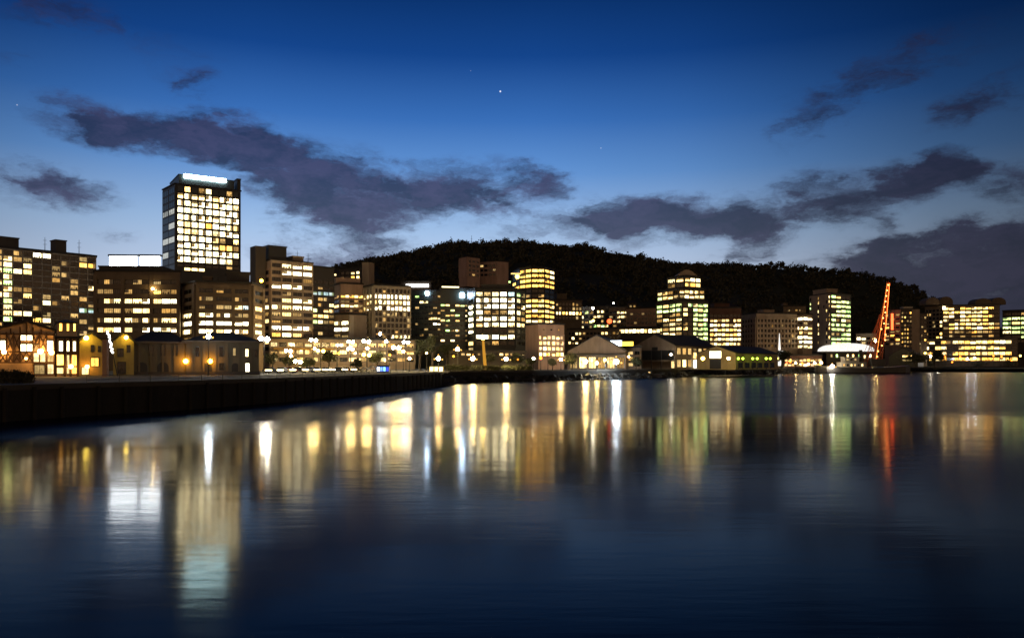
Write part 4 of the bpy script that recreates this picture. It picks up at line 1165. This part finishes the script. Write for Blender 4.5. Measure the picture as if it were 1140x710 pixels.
def wall_lamp(px, py, Y, c, r, L, label, group='lamps fixed on walls', face=None, YB=150, extra=0):
    p = W(px, py, Y)
    az_ = math.atan((570 - (face or px)) / F)
    if face:                                   # a lamp that follows a turned front
        x_, off = (XX(px, YB) - XX(face, YB)) * math.cos(az_), -1.1 - extra
        p = Vector((XX(face, YB) + x_ * math.cos(az_) - off * math.sin(az_), YB + x_ * math.sin(az_) + off * math.cos(az_), ZZ(py, YB)))
    t = thing('wall_lamp', label, 'wall lamp', p, group, az_)
    bm = bmesh.new(); tube(bm, (0, .9, .1), (0, .1, .1), .06, seg=6); box(bm, -.16, .16, .86, .98, -.15, .35); recalc(bm); obj('bracket', bm, STEEL_D, t)
    if c in ('sodium', 'yellow', 'orange'): L, r = int(L * (.30 if c != 'sodium' else .5)), round(r * 1.5, 2)
    kk = (c, r, L)
    if kk not in LM:
        bm = bmesh.new(); ball(bm, (0, 0, 0), r, sz=.95); me = bpy.data.meshes.new('lamp_globe'); bm.to_mesh(me); bm.free(); me.materials.append(glob(c, L)); me.shade_smooth(); LM[kk] = me
    link_mesh('lamp_globe', LM[kk], t, (0, 0, 0))
    return t
# on the sheds
wall_lamp(207, 402, 170.6, 'sodium', .34, 130, 'yellow sodium wall lamp low on the plastered boat shed with arched doors', face=178, YB=172)
wall_lamp(234, 402, 174.6, 'sodium', .34, 130, 'yellow sodium wall lamp low on the dark boat shed with two lit windows', face=248.2, YB=176)
wall_lamp(96, 376.5, 161.4, 'yellow', .30, 120, 'yellow lamp under the gable of the small ochre house', face=101.7, YB=163)
wall_lamp(140.4, 375.8, 166.4, 'yellow', .26, 110, 'yellow lamp under the ochre gable end of the boat shed', face=137.5, YB=168)
wall_lamp(45, 391, 147.6, 'orange', .32, 300, 'orange lamp over the bright entrance window of the half-timbered boathouse', face=29)
wall_lamp(5, 392, 147.6, 'orange', .26, 200, 'orange lamp on the timber panels near the far end of the boathouse', face=29)
wall_lamp(57.5, 392.3, 147.6, 'orange', .28, 260, 'orange lamp between the stacked bright windows of the boathouse', face=29)
wall_lamp(79.4, 408, 147.4, 'orange', .26, 240, 'orange lamp low on the boathouse wing', face=29, extra=1.3)
wall_lamp(29, 399, 147.6, 'orange', .16, 90, 'small orange lamp below the four-pane gable window of the boathouse', face=29)
wall_lamp(97, 408, 161, 'orange', .26, 120, 'orange lamp beside the glowing door of the small ochre house', face=101.7, YB=163)
lamp(232, 374.5, 166, 'cool', .5, 70, 'tall bluish-white lamp standing before the boat shed roof')
lamp(294, 377, 205, 'white', .72, 130, 'tall white lamp at the end of the dark boat shed')
# promenade blaze
LL = [(306, 379.5, 330, 'warm', .5, 60, 'warm lamp behind the corner of the dark boat shed, second from the tall white lamp'), (321, 390.5, 262, 'warm', .62, 110, 'warm globe lamp above the parked cars, first beyond the boat shed'),
      (324, 396, 290, 'warm', .5, 80, 'warm globe lamp tucked just under another, beyond the boat shed'), (331.5, 402.5, 236, 'warm', .62, 120, 'low warm globe lamp directly above the parked cars'),
      (349, 378.5, 285, 'warm', .72, 120, 'tall warm lamp below the slim dark glass block'), (357, 390.5, 260, 'yellow', .70, 130, 'big yellowish lamp before the shop terrace awning'),
      (350, 388, 300, 'warm', .5, 70, 'warm lamp half behind the big yellowish lamp'), (376, 384, 300, 'white', .45, 90, 'small white lamp above an orange one before the cream block'),
      (375, 393, 255, 'sodium', .55, 130, 'orange sodium lamp halfway along the shop terrace'), (390.5, 380.5, 292, 'warm', .66, 100, 'upper warm lamp of a pair before the blank pale pier'),
      (390, 388.5, 280, 'warm', .62, 100, 'lower warm lamp of a pair before the blank pale pier'), (408, 380, 296, 'warm', .75, 120, 'upper warm lamp below the edge of the white ribbed office'),
      (408, 395, 258, 'yellow', .72, 140, 'bright yellowish lamp above the white canopies'), (409, 387.5, 284, 'warm', .5, 80, 'middle warm lamp of three stacked near the white ribbed office'),
      (423, 371.5, 320, 'cool', .55, 110, 'tall cool white lamp before the ribs of the pale office'), (430, 380, 300, 'white', .55, 90, 'white lamp under the pale ribbed office'),
      (441, 387, 270, 'warm', .75, 140, 'large warm lamp before the ribbed office doors'), (434, 395, 276, 'sodium', .42, 80, 'small orange lamp below the large warm one'),
      (452, 381, 296, 'white', .66, 110, 'white lamp at the corner of the ribbed office'), (449, 391, 284, 'warm', .5, 80, 'warm lamp beneath the white one at the office corner'),
      (456, 399, 252, 'warm', .42, 90, 'small warm lamp over the dark quay near the trees'), (475, 393, 292, 'warm', .30, 60, 'tiny warm lamp within the dark tree clump'),
      (488, 399, 258, 'warm', .66, 150, 'warm lamp above the lit kiosk'), (509.5, 388.5, 276, 'warm', .66, 150, 'taller warm lamp between the kiosk and the hedge'),
      (505, 396.5, 300, 'sodium', .38, 70, 'small amber lamp behind the taller warm lamp past the kiosk'), (526.5, 399, 272, 'warm', .72, 170, 'bright warm lamp over the hedge beside the orange column'),
      (563.5, 399.5, 280, 'warm', .68, 160, 'bright warm lamp alone over the hedge'), (576.5, 400, 300, 'orange', .3, 60, 'tiny orange lamp beside the lone bright lamp over the hedge'),
      (594, 399, 300, 'white', .45, 90, 'white lamp before the low pink office'), (602, 398.5, 296, 'orange', .62, 150, 'orange lamp before the low pink office windows'), (610, 394.5, 320, 'orange', .58, 110, 'pinkish-orange lamp against the low pink office'),
      (624.5, 400, 296, 'warm', .6, 140, 'warm lamp between two dark round trees'), (652, 402.5, 304, 'warm', .78, 160, 'first of the bright lamps before the cream gabled shed'),
      (664.5, 404, 306, 'warm', .55, 120, 'lower warm lamp second in the row before the cream gabled shed'), (673.5, 400.5, 312, 'yellow', .66, 120, 'yellowish lamp third in the row before the cream gabled shed'),
      (686, 402.5, 308, 'cool', 1.0, 190, 'brightest lamp of the shore, blue-white before the cream gabled shed'), (700, 397, 330, 'warm', .4, 60, 'dim warm lamp at the flat-roofed link'),
      (747, 394.5, 366, 'white', .42, 90, 'small white lamp at the broad gabled shed corner'), (914.5, 403.5, 480, 'warm', .6, 110, 'warm lamp beside the brightest white lamp at the crane ship bow'),
      (926.5, 407.5, 480, 'white', .95, 200, 'brightest white lamp at the bow of the crane ship'), (975, 379.5, 560, 'warm', .95, 120, 'tall warm lamp at the foot of the crane jib'),
      (866, 399, 470, 'yellow', .5, 60, 'yellow lamp at the end of the lime-lit shed'), (871.5, 395, 490, 'warm', .5, 60, 'warm lamp below the white spire'), (876, 404, 480, 'red', .55, 26, 'small red light under the white spire'),
      (880, 403, 500, 'orange', .6, 60, 'orange lamp before the dark brick quay shops'), (886, 404, 510, 'warm', .55, 70, 'first warm lamp along the quay shops'), (893, 404, 510, 'orange', .6, 70, 'orange lamp second along the quay shops'),
      (900, 405, 512, 'warm', .6, 80, 'warm lamp third along the quay shops'), (907, 404, 515, 'white', .55, 80, 'white lamp last along the quay shops'),
      (1030, 393, 570, 'yellow', .8, 60, 'yellow lamp at the dark trees before the podium'), (1036, 396.5, 572, 'white', .8, 30, 'bright white lamp between the dark trees and the podium'), (1045, 397, 690, 'white', .8, 80, 'white lamp before the podium corner'),
      (1052, 397, 700, 'orange', .9, 80, 'orange lamp at the podium corner'), (1060, 403, 700, 'orange', .8, 60, 'low orange lamp along the podium'), (1069, 397, 705, 'orange', .8, 70, 'orange lamp before the podium middle'), (1077, 399.5, 700, 'cool', .9, 90, 'cool white lamp before the podium'),
      (1085, 398.5, 700, 'cool', .85, 90, 'second cool white lamp before the podium, nearer the end'), (1097, 399, 712, 'orange', .9, 90, 'orange lamp past the two cool ones'), (1106, 396, 716, 'orange', .85, 90, 'taller orange lamp near the podium end'),
      (1115, 397, 724, 'orange', .9, 100, 'orange lamp close to the podium end'), (1126, 401, 740, 'orange', .8, 80, 'orange lamp just past the podium end'), (1136, 396, 750, 'yellow', .9, 90, 'yellow lamp at the far end of the shore road'),
      (170, 321.5, 276, 'warm', .5, 90, None), (303, 326, 320, 'sodium', .5, 70, None)]
for px, py, Y, c, r, L, lab in LL:
    if lab: lamp(px, py, Y, c, r, L, lab)
wall_lamp(170, 321.5, 278, 'warm', .42, 70, 'warm lamp high on the front of the brown lantern-roofed office')
wall_lamp(291, 312.5, 330, 'sodium', .5, 60, 'amber lamp on the edge of the banded concrete office')
wall_lamp(576, 308, 520, 'yellow', 1.0, 36, 'round yellow lamp beside the ribbon windows of the curved tower')
wall_lamp(640, 343.5, 612, 'cool', .95, 70, 'bluish-white floodlight on the small grey flats under the hill')
wall_lamp(660, 343, 610, 'white', .95, 80, 'white floodlight on the terraced grey flats under the hill')
wall_lamp(660.5, 357, 600, 'yellow', .7, 50, 'yellow-green lamp below the white floodlight under the hill')
wall_lamp(683, 337.5, 640, 'white', .6, 50, 'small white roof light on the stepped flats')
wall_lamp(678.5, 357.5, 600, 'red', 1.9, 5, 'large red-orange glowing sign globe among the hillside flats')
wall_lamp(782.5, 399, 360, 'yellow', .58, 90, 'yellow lamp on the ochre gabled shed, left of its white opening')
wall_lamp(811, 399, 366, 'warm', .6, 100, 'warm lamp on the ochre gabled shed, right of its white opening')
for i, px in enumerate((822, 827, 838, 843, 853, 857.5)):
    lamp(px, 399, 366 + (px - 819) * .68, 'lime', .48, 42, ['lime lamp nearest the ochre gable on the long dark shed side', 'second lime lamp from the ochre gable', 'lime lamp opening the middle pair on the dark shed side',
         'lime lamp closing the middle pair on the dark shed side', 'lime lamp opening the last pair towards the white spire', 'last lime lamp before the white spire'][i], 'lime lamps along the dark shed')
# low bollard lights on the quay edge
bol = None
for i, px in enumerate((284, 299, 312, 326, 340, 353, 362, 370, 384, 394)):
    Y = 190 + (px - 284) * .28
    p = W(px, 417.2, Y); z = GZ
    t = thing('bollard_light', 'low bollard with a warm slot light on the quay edge beside the parked cars', 'bollard', (p.x, p.y, z), 'bollard lights on the quay')
    if bol is None:
        bm = bmesh.new(); tube(bm, (0, 0, 0), (0, 0, .75), .16, .16, 10); recalc(bm); a = obj('post', bm, STEEL_D, t)
        bm = bmesh.new(); box(bm, -.75, .75, -.22, .22, .76, 1.0); recalc(bm); c = obj('light_slot', bm, glow('bollard_glow', (1, .80, .38), 14), t)
        bol = (a.data, c.data)
    else:
        link_mesh('post', bol[0], t); link_mesh('light_slot', bol[1], t)

# ================================================================== TREES
BARK = mat('bark', (.06, .045, .03), .9)
def tree(px, Y, top, wpx, label, per=1500, m=FOLI2, name='shore_tree', group='dark trees along the waterfront'):
    x = XX(px, Y); H = ZZ(top, Y) - GZ; w = wpx / F * Y / 2
    t = thing(name, label, 'tree', (x, Y, GZ), group)
    bm = bmesh.new(); hz = H * .42
    tube(bm, (0, 0, -.2), (.2, 0, hz), H * .035 + .08, H * .022 + .05, 8)
    for k in range(6):
        a = k * 1.05 + random.random(); L = w * random.uniform(.5, .8)
        q = Vector((L * math.cos(a), L * math.sin(a), H * random.uniform(.6, .85)))
        tube(bm, (.2, 0, hz * random.uniform(.75, 1)), q, H * .016 + .04, .03, 6)
    recalc(bm); obj('trunk', bm, BARK, t)
    cs, rs = [], []
    for k in range(9):
        a = random.random() * 6.28; rr = w * random.uniform(.0, .68)
        cs.append((rr * math.cos(a), rr * math.sin(a), H * random.uniform(.5, .86))); rs.append(w * random.uniform(.28, .46))
    q = leaf_cloud(cs, rs, per // 9, max(.16, Y / 1100), .8)
    o = quads('crown', q, m, t)
    return t
for px, Y, top, w, lab in ((303, 238, 392, 22, 'small dark tree at the end of the boat shed'), (322, 300, 396, 26, 'low leafy tree behind the first promenade lamps'), (344, 246, 399, 18, 'small round tree above the parked cars'),
        (366, 272, 389, 20, 'leafy tree before the shop awning, beside the big yellowish lamp'), (398, 252, 399, 16, 'small tree between paired lamps and the white canopies'), (420, 300, 391, 22, 'tree before the foot of the pale ribbed office'),
        (467, 312, 374, 26, 'tall dark tree at the edge of the ribbed office'), (481, 306, 370, 28, 'tallest dark tree of the clump behind the kiosk'), (497, 318, 378, 24, 'dark tree closing the clump behind the kiosk'),
        (545, 300, 391, 20, 'dark tree next to the orange lit column'), (577, 312, 393, 24, 'broad dark tree before the cafe row'), (590, 290, 399, 14, 'small bush-like tree left of the orange lamp'),
        (615, 306, 398, 16, 'small dark round tree left of the warm lamp'), (637, 300, 393, 24, 'large dark round tree right of the warm lamp'), (708, 330, 397, 16, 'small dark tree before the flat-roofed link'),
        (1018, 560, 394, 34, 'broad dark tree beside the black low shed'), (1040, 640, 390, 22, 'dark tree before the podium corner'), (895, 560, 391, 18, 'dark tree between the corner block and slab tower'), (870, 470, 389, 24, 'small dark tree at the foot of the white spire')):
    tree(px, Y, top, w, lab)

def hedge(px0, px1, Y, top, label, m=FOLI2, d=1.6, n=2600, base=GZ):
    x0, x1 = XX(px0, Y), XX(px1, Y); H = ZZ(top, Y) - base
    t = thing('hedge', label, 'hedge', ((x0 + x1) / 2, Y, base))
    k = max(3, int((x1 - x0) / (H * .7)))
    cs = [((x0 - x1) / 2 + (x1 - x0) * (i + .5) / k, random.uniform(-.3, .3) * d, H * random.uniform(.4, .55)) for i in range(k)]
    q = leaf_cloud(cs, [H * .52] * k, n // k, max(.12, Y / 1400), .95)
    quads('foliage', q, m, t)
    bm = bmesh.new()
    for c in cs: tube(bm, (c[0], c[1], -.1), (c[0], c[1], H * .5), .08, .05, 6)
    recalc(bm); obj('stem', bm, BARK, t)
hedge(-12, 20, 99, 411.5, 'dense dark hedge at the near corner of the quay before the boathouse', FOLI, n=4000)
hedge(20, 36, 100, 413.5, 'lower dark bush at the end of the near quay hedge', FOLI)
hedge(496, 522, 266, 405.5, 'olive hedge on the harbour wall just past the kiosk')
hedge(524, 556, 272, 406, 'long olive hedge below the bright lamps and orange column')
hedge(558, 592, 282, 406.5, 'olive hedge below the lone bright lamp')

# ================================================================== CARS, KIOSKS AND SMALL THINGS
CARP = [mat('car_paint_dark', (.02, .022, .028), .3, .2), mat('car_paint_silver', (.30, .30, .31), .3, .2), mat('car_paint_red', (.20, .02, .02), .3, .2)]
def car_parts():
    bm = bmesh.new()
    pts = [(-2.1, .35), (2.1, .35), (2.15, .75), (1.9, .92), (1.0, 1.0), (-1.6, 1.02), (-2.1, .9), (-2.15, .6)]
    profile(bm, pts, -.85, .85); profile(bm, [(1.0, 1.003), (.45, 1.46), (-1.1, 1.48), (-1.75, 1.003)], -.72, .72)
    recalc(bm); bmesh.ops.bevel(bm, geom=[e for e in bm.edges], offset=.05, segments=2, affect='EDGES')
    me = bpy.data.meshes.new('body'); bm.to_mesh(me); bm.free()
    bm = bmesh.new(); profile(bm, [(.82, 1.06), (.42, 1.40), (-1.05, 1.42), (-1.5, 1.06)], -.735, .735); recalc(bm)
    gl = bpy.data.meshes.new('window'); bm.to_mesh(gl); bm.free(); gl.materials.append(M_DARKGLASS)
    bm = bmesh.new(); tube(bm, (0, -.1, 0), (0, .1, 0), .33, seg=14); tube(bm, (0, -.115, 0), (0, .115, 0), .18, seg=10); recalc(bm)
    wh = bpy.data.meshes.new('wheel'); bm.to_mesh(wh); bm.free(); wh.materials.append(mat('tyre_rubber', (.015, .015, .015), .9))
    bm = bmesh.new(); ball(bm, (0, 0, 0), .1, .4, 1.3, .8); hl = bpy.data.meshes.new('headlight'); bm.to_mesh(hl); bm.free(); hl.materials.append(mat('headlamp_glass', (.5, .5, .48), .15))
    bm = bmesh.new(); box(bm, -.03, .03, -.14, .14, -.07, .07); tl = bpy.data.meshes.new('tail_light'); bm.to_mesh(tl); bm.free(); tl.materials.append(mat('tail_lamp_red', (.3, .01, .01), .2))
    return me, gl, wh, hl, tl
me, gl, wh, hl, tl = car_parts()
BM = []
for m in CARP:
    x = me.copy(); x.materials.append(m); BM.append(x)
lab = ['dark parked car nearest the boat shed', 'silver parked car second from the boat shed', 'red parked car between a silver and a dark one near the boat shed', 'dark parked car under the low warm lamp', 'silver parked car before the small round tree',
       'dark parked car midway along the parked row', 'silver parked car before the orange sodium lamp', 'dark parked car before the paired lamps', 'red parked car close to the white canopies', 'dark parked car beside the white canopies']
for i, px in enumerate((302, 312.5, 323, 333, 343.5, 354, 365, 376, 387, 397)):
    Y = 212 + (px - 302) * .3
    t = thing('parked_car', lab[i], 'car', (XX(px, Y), Y, GZ + .004), 'cars parked along the quay', random.uniform(-.12, .12) + (PI if i % 3 == 1 else 0))
    link_mesh('body', BM[(0, 1, 2, 0, 1, 0, 1, 0, 2, 0)[i]], t); link_mesh('window', gl, t)
    for sx_ in (-1.3, 1.35):
        for sy in (-.78, .78): link_mesh('wheel', wh, t, (sx_, sy, .33))
    for sy in (-.6, .6): link_mesh('headlight', hl, t, (2.13, sy, .68)); link_mesh('tail_light', tl, t, (-2.13, sy, .78))
# white canopies and blue-lit kiosk
def canopy(px0, px1, Y, py, label):
    x0, x1 = XX(px0, Y), XX(px1, Y); h = ZZ(py, Y) - GZ
    t = thing('canopy', label, 'canopy', ((x0 + x1) / 2, Y, GZ), 'white canopies by the quay')
    w = (x1 - x0) / 2
    bm = bmesh.new()
    pts = [(-w, h - .7)] + [(-w + 2 * w * k / 8, h - .7 + .9 * math.sin(PI * k / 8)) for k in range(9)] + [(w, h - .7)]
    a = [bm.verts.new((x, -1.8, z)) for x, z in pts]; b_ = [bm.verts.new((x, 1.8, z)) for x, z in pts]
    for k in range(len(pts) - 1): bm.faces.new((a[k], a[k + 1], b_[k + 1], b_[k]))
    g = bmesh.ops.solidify(bm, geom=bm.faces[:], thickness=.08); recalc(bm)
    obj('fabric', bm, WHITE_P, t)
    bm = bmesh.new()
    for sx_ in (-1, 1):
        for sy in (-1.6, 1.6):
            tube(bm, (sx_ * (w - .15), sy, 0), (sx_ * (w - .15), sy, h - .75), .05, seg=6)
    recalc(bm); obj('leg', bm, STEEL_W, t)
canopy(403, 411, 226, 409.5, 'lower white curved canopy at the end of the parked cars'); canopy(410.5, 419, 230, 407.8, 'higher white curved canopy next to the blue-lit kiosk')
def kiosk(px0, px1, Y, top, wall, panel, label, py0, py1, n):
    x0, x1 = XX(px0, Y), XX(px1, Y); h = ZZ(top, Y) - GZ
    t = thing('kiosk', label, 'kiosk', ((x0 + x1) / 2, Y, GZ)); w = (x1 - x0) / 2
    bm = bmesh.new(); box(bm, -w, w, 0, 2.6, -.1, h - .15); recalc(bm); obj('wall', bm, wall, t)
    bm = bmesh.new(); box(bm, -w - .25, w + .25, -.5, 2.9, h - .147, h); recalc(bm); obj('roof', bm, ROOFD, t)
    for k in range(n):
        a = -w + 2 * w * (k + .12) / n; c = -w + 2 * w * (k + .88) / n
        bm = bmesh.new(); box(bm, a, c, -.05, .02, ZZ(py1, Y) - GZ, ZZ(py0, Y) - GZ); recalc(bm); obj('lit_panel', bm, panel[k % len(panel)], t)
kiosk(419.5, 433, 232, 406.5, mat('kiosk_blue_wall', (.03, .05, .25), .5), [glow('panel_white_blue', (.75, .9, 1), 5), glow('panel_blue', (.12, .25, 1), 3.0), glow('panel_cyan', (.2, .55, 1), 3.0), glow('panel_deep_blue', (.05, .1, 1), 1.4)], 'blue-lit kiosk beside the white canopies on the quay', 408.5, 413, 4)
kiosk(478, 493.5, 262, 407, OCHRE, [glow('panel_yellow', (1, .84, .40), 3.2)], 'small kiosk with glowing yellow panels on the harbour wall', 408.4, 413.8, 3)
# orange column, its floodlight put into the shaft as glow
Y = 286
t = thing('light_column', 'tall orange floodlit column rising beside the hedge', 'column', (XX(539.5, Y), Y, GZ))
h = ZZ(377, Y) - GZ
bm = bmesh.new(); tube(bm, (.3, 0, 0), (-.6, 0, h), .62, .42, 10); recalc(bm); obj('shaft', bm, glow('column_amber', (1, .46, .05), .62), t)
bm = bmesh.new(); ball(bm, (-.6, 0, h + .5), .85); recalc(bm); obj('lamp_head', bm, glow('column_head', (1, .66, .16), 60), t)
bm = bmesh.new(); box(bm, -1.1, 1.1, -.8, .8, -.1, .5); recalc(bm); obj('base', bm, CONC, t)
# white spire, its floodlight put into sail and ball as glow
Y = 500
t = thing('lit_spire', 'white floodlit spire before the beige grid block', 'spire', (XX(868, Y), Y, GZ))
h = ZZ(371, Y) - GZ
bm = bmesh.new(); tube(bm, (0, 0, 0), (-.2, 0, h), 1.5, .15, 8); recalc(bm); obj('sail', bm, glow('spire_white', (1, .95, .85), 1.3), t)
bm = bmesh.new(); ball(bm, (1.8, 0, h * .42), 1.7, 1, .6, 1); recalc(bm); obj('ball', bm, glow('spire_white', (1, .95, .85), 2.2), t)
bm = bmesh.new(); tube(bm, (0, 0, -.1), (0, 0, 1.2), 3.2, 2.8, 12); recalc(bm); obj('base', bm, CONC, t)
# leaning pole with fairy lights by the ochre houses
Y = 158
t = thing('light_pole', 'leaning dark mast hung with a string of white lights between the ochre gables', 'mast', (XX(131, Y), Y, GZ))
a = Vector((0, 0, 0)); c = Vector((XX(120.5, Y) - XX(131, Y), 0, ZZ(368, Y) - GZ))
bm = bmesh.new(); tube(bm, a, c, .12, .07, 8); recalc(bm); obj('pole', bm, STEEL_D, t)
mb = None
for k in range(13):
    p = a + (c - a) * (.52 + k * .038) + Vector((random.uniform(-.15, .15), -.2, 0))
    if mb is None:
        bm = bmesh.new(); ball(bm, (0, 0, 0), .2, sub=1); mb = obj('lamp_bulb', bm, glow('fairy_white', (1, .94, .85), 9), t, p).data
    else: link_mesh('lamp_bulb', mb, t, p)
t = thing('signal_post', 'stout pale post with reddish lit side between the ochre houses', 'post', (XX(117.5, 152), 152, GZ))
bm = bmesh.new(); box(bm, -.42, .42, -.42, .42, 0, ZZ(378, 152) - GZ); recalc(bm); obj('shaft', bm, PINK, t)
bm = bmesh.new(); box(bm, -.6, .6, -.6, .6, ZZ(378, 152) - GZ + .003, ZZ(376.6, 152) - GZ); recalc(bm); obj('cap', bm, CONC_D, t)
# railing along the near quay
rl = thing('quay_railing', 'thin dark pipe railing along the near quay edge before the boat sheds', 'railing', (-36, 125, GZ))
E2 = inset(EDGE, 1.0)
bm = bmesh.new()
for i in range(3, 8):
    p, q = E2[i], E2[i + 1]
    for z in (.55, 1.05): tube(bm, (p.x + 36, p.y - 125, z), (q.x + 36, q.y - 125, z), .03, seg=5)
recalc(bm); obj('rail', bm, STEEL_D, rl)
bm = bmesh.new(); tube(bm, (0, 0, .0), (0, 0, 1.05), .035, seg=6); recalc(bm); pm = None
for i in range(3, 8):
    p, q = E2[i], E2[i + 1]; n = int((q - p).length / 4)
    for k in range(n):
        r = p + (q - p) * (k / n)
        if pm is None: o = obj('post', bm, STEEL_D, rl, (r.x + 36, r.y - 125, 0)); pm = o.data
        else: link_mesh('post', pm, rl, (r.x + 36, r.y - 125, 0))
# moored launch with lit cabin
Y = 340
t = thing('moored_launch', 'small dark launch with a glowing cabin moored below the sheds', 'boat', (XX(716, Y), Y, 0))
bm = bmesh.new(); L = XX(737, Y) - XX(697, Y); secs = []
for u in np.linspace(0, 1, 9):
    x = -L / 2 + L * u; hw = 2.0 * (1 - max(0, (u - .55) / .45) ** 2 * .92)
    secs.append([bm.verts.new(v) for v in ((x, -hw * .6, -.4), (x, -hw, .5), (x, -hw, 1.3 + .5 * u), (x, hw, 1.3 + .5 * u), (x, hw, .5), (x, hw * .6, -.4))])
for a, c in zip(secs, secs[1:]):
    for i in range(6): bm.faces.new((a[i], a[(i + 1) % 6], c[(i + 1) % 6], c[i]))
bm.faces.new(secs[0]); bm.faces.new(secs[-1][::-1]); recalc(bm); obj('hull', bm, BLACK, t)
bm = bmesh.new(); box(bm, -4.4, 3.4, -1.4, 1.4, 1.3, 2.9); box(bm, -4.8, 3.8, -1.6, 1.6, 2.903, 3.1); recalc(bm); cb = obj('cabin', bm, STEEL_D, t)
for k in range(3): win_at(cb, 'f', -3.4 + k * 2.2, -1.5 + k * 2.2, 1.7, 2.7, -1.44, mul=0)
# red marker lights on the water
for px, Y, lab in ((1038, 640, 'red-lit marker pile standing off the dark shed'), (1117, 860, 'red-lit marker pile off the podium shore')):
    t = thing('marker_pile', lab, 'marker', (XX(px, Y), Y, 0)); h = ZZ(412 if px < 1100 else 410.6, Y)
    bm = bmesh.new(); tube(bm, (0, 0, -1.5), (0, 0, h - .8), .35, .3, 8); recalc(bm); obj('pile', bm, STEEL_D, t)
    bm = bmesh.new(); ball(bm, (0, 0, h), .75); recalc(bm); obj('lamp', bm, glob('red', 26), t)
# masts on the hill crest
for px, top, lab in ((525, 262, 'thin radio mast on the wooded crest'),):
    Y = 1150; x = XX(px, Y); z = hill_h(x, Y)
    t = thing('radio_mast', lab, 'mast', (x, Y, z)); h = ZZ(top, Y) - z
    bm = bmesh.new(); tube(bm, (0, 0, -1), (0, 0, h), .5, .2, 6); recalc(bm); obj('mast_tube', bm, STEEL_D, t)
    bm = bmesh.new()
    for k in (.55, .75): box(bm, -1.4, 1.4, -.15, .15, h * k, h * k + .3)
    recalc(bm); obj('cross_arm', bm, STEEL_D, t)
# houses with lit windows on the slope
HL = [(529, 314.5, 'g', 'house showing one green window on the slope above the dark glass office'), (541, 315, 'b', 'house with a pale window on the slope behind the dark glass office'), (565, 314, 'g', 'house with two green windows beside the curved tower'),
      (371, 306, 'W', 'house with one white window above the pink stone office'), (628, 338, 'W', 'house with warm windows behind the small ribbed block'), (704, 341, 'w', 'house with dim windows above the long pinkish block'), (612, 336, 'w', 'house with dim windows hidden by the curved tower'), (817, 345, 'o', 'house with an amber window above the brick-red office')]
for px, py, ch, lab in HL:
    Y = 780; x, z = XX(px, Y), ZZ(py, Y)
    t = thing('hillside_house', lab, 'house', (x, Y, z - 3)); w = 4.2
    bm = bmesh.new(); box(bm, -w, w, 0, 8, -16, 6); recalc(bm); obj('wall', bm, CONC_D, t)
    bm = bmesh.new(); hip_roof(bm, -w - .6, w + .6, -.6, 8.6, 6.25, 9, 3); recalc(bm); obj('roof', bm, TILE, t)
    win_at(t, ch, -2.6, -.6, 2.2, 4, -.06, mul=0); win_at(t, ch if ch != 'b' else '.', 1, 3, 2.2, 4, -.06, mul=0)

# ================================================================== RENDER SETTINGS
S.view_settings.view_transform = 'Standard'; S.view_settings.look = 'None'
S.view_settings.exposure = 0; S.view_settings.gamma = 1; S.view_settings.use_curve_mapping = False
S.render.engine = 'CYCLES'
S.cycles.use_denoising = True
S.cycles.use_light_tree = True
S.cycles.max_bounces = 5; S.cycles.diffuse_bounces = 2; S.cycles.glossy_bounces = 3
S.cycles.sample_clamp_indirect = 6
S.cycles.caustics_reflective = False
S.render.filter_size = 1.8 if hasattr(S.render, 'filter_size') else 1.5
S.cycles.filter_width = 1.55
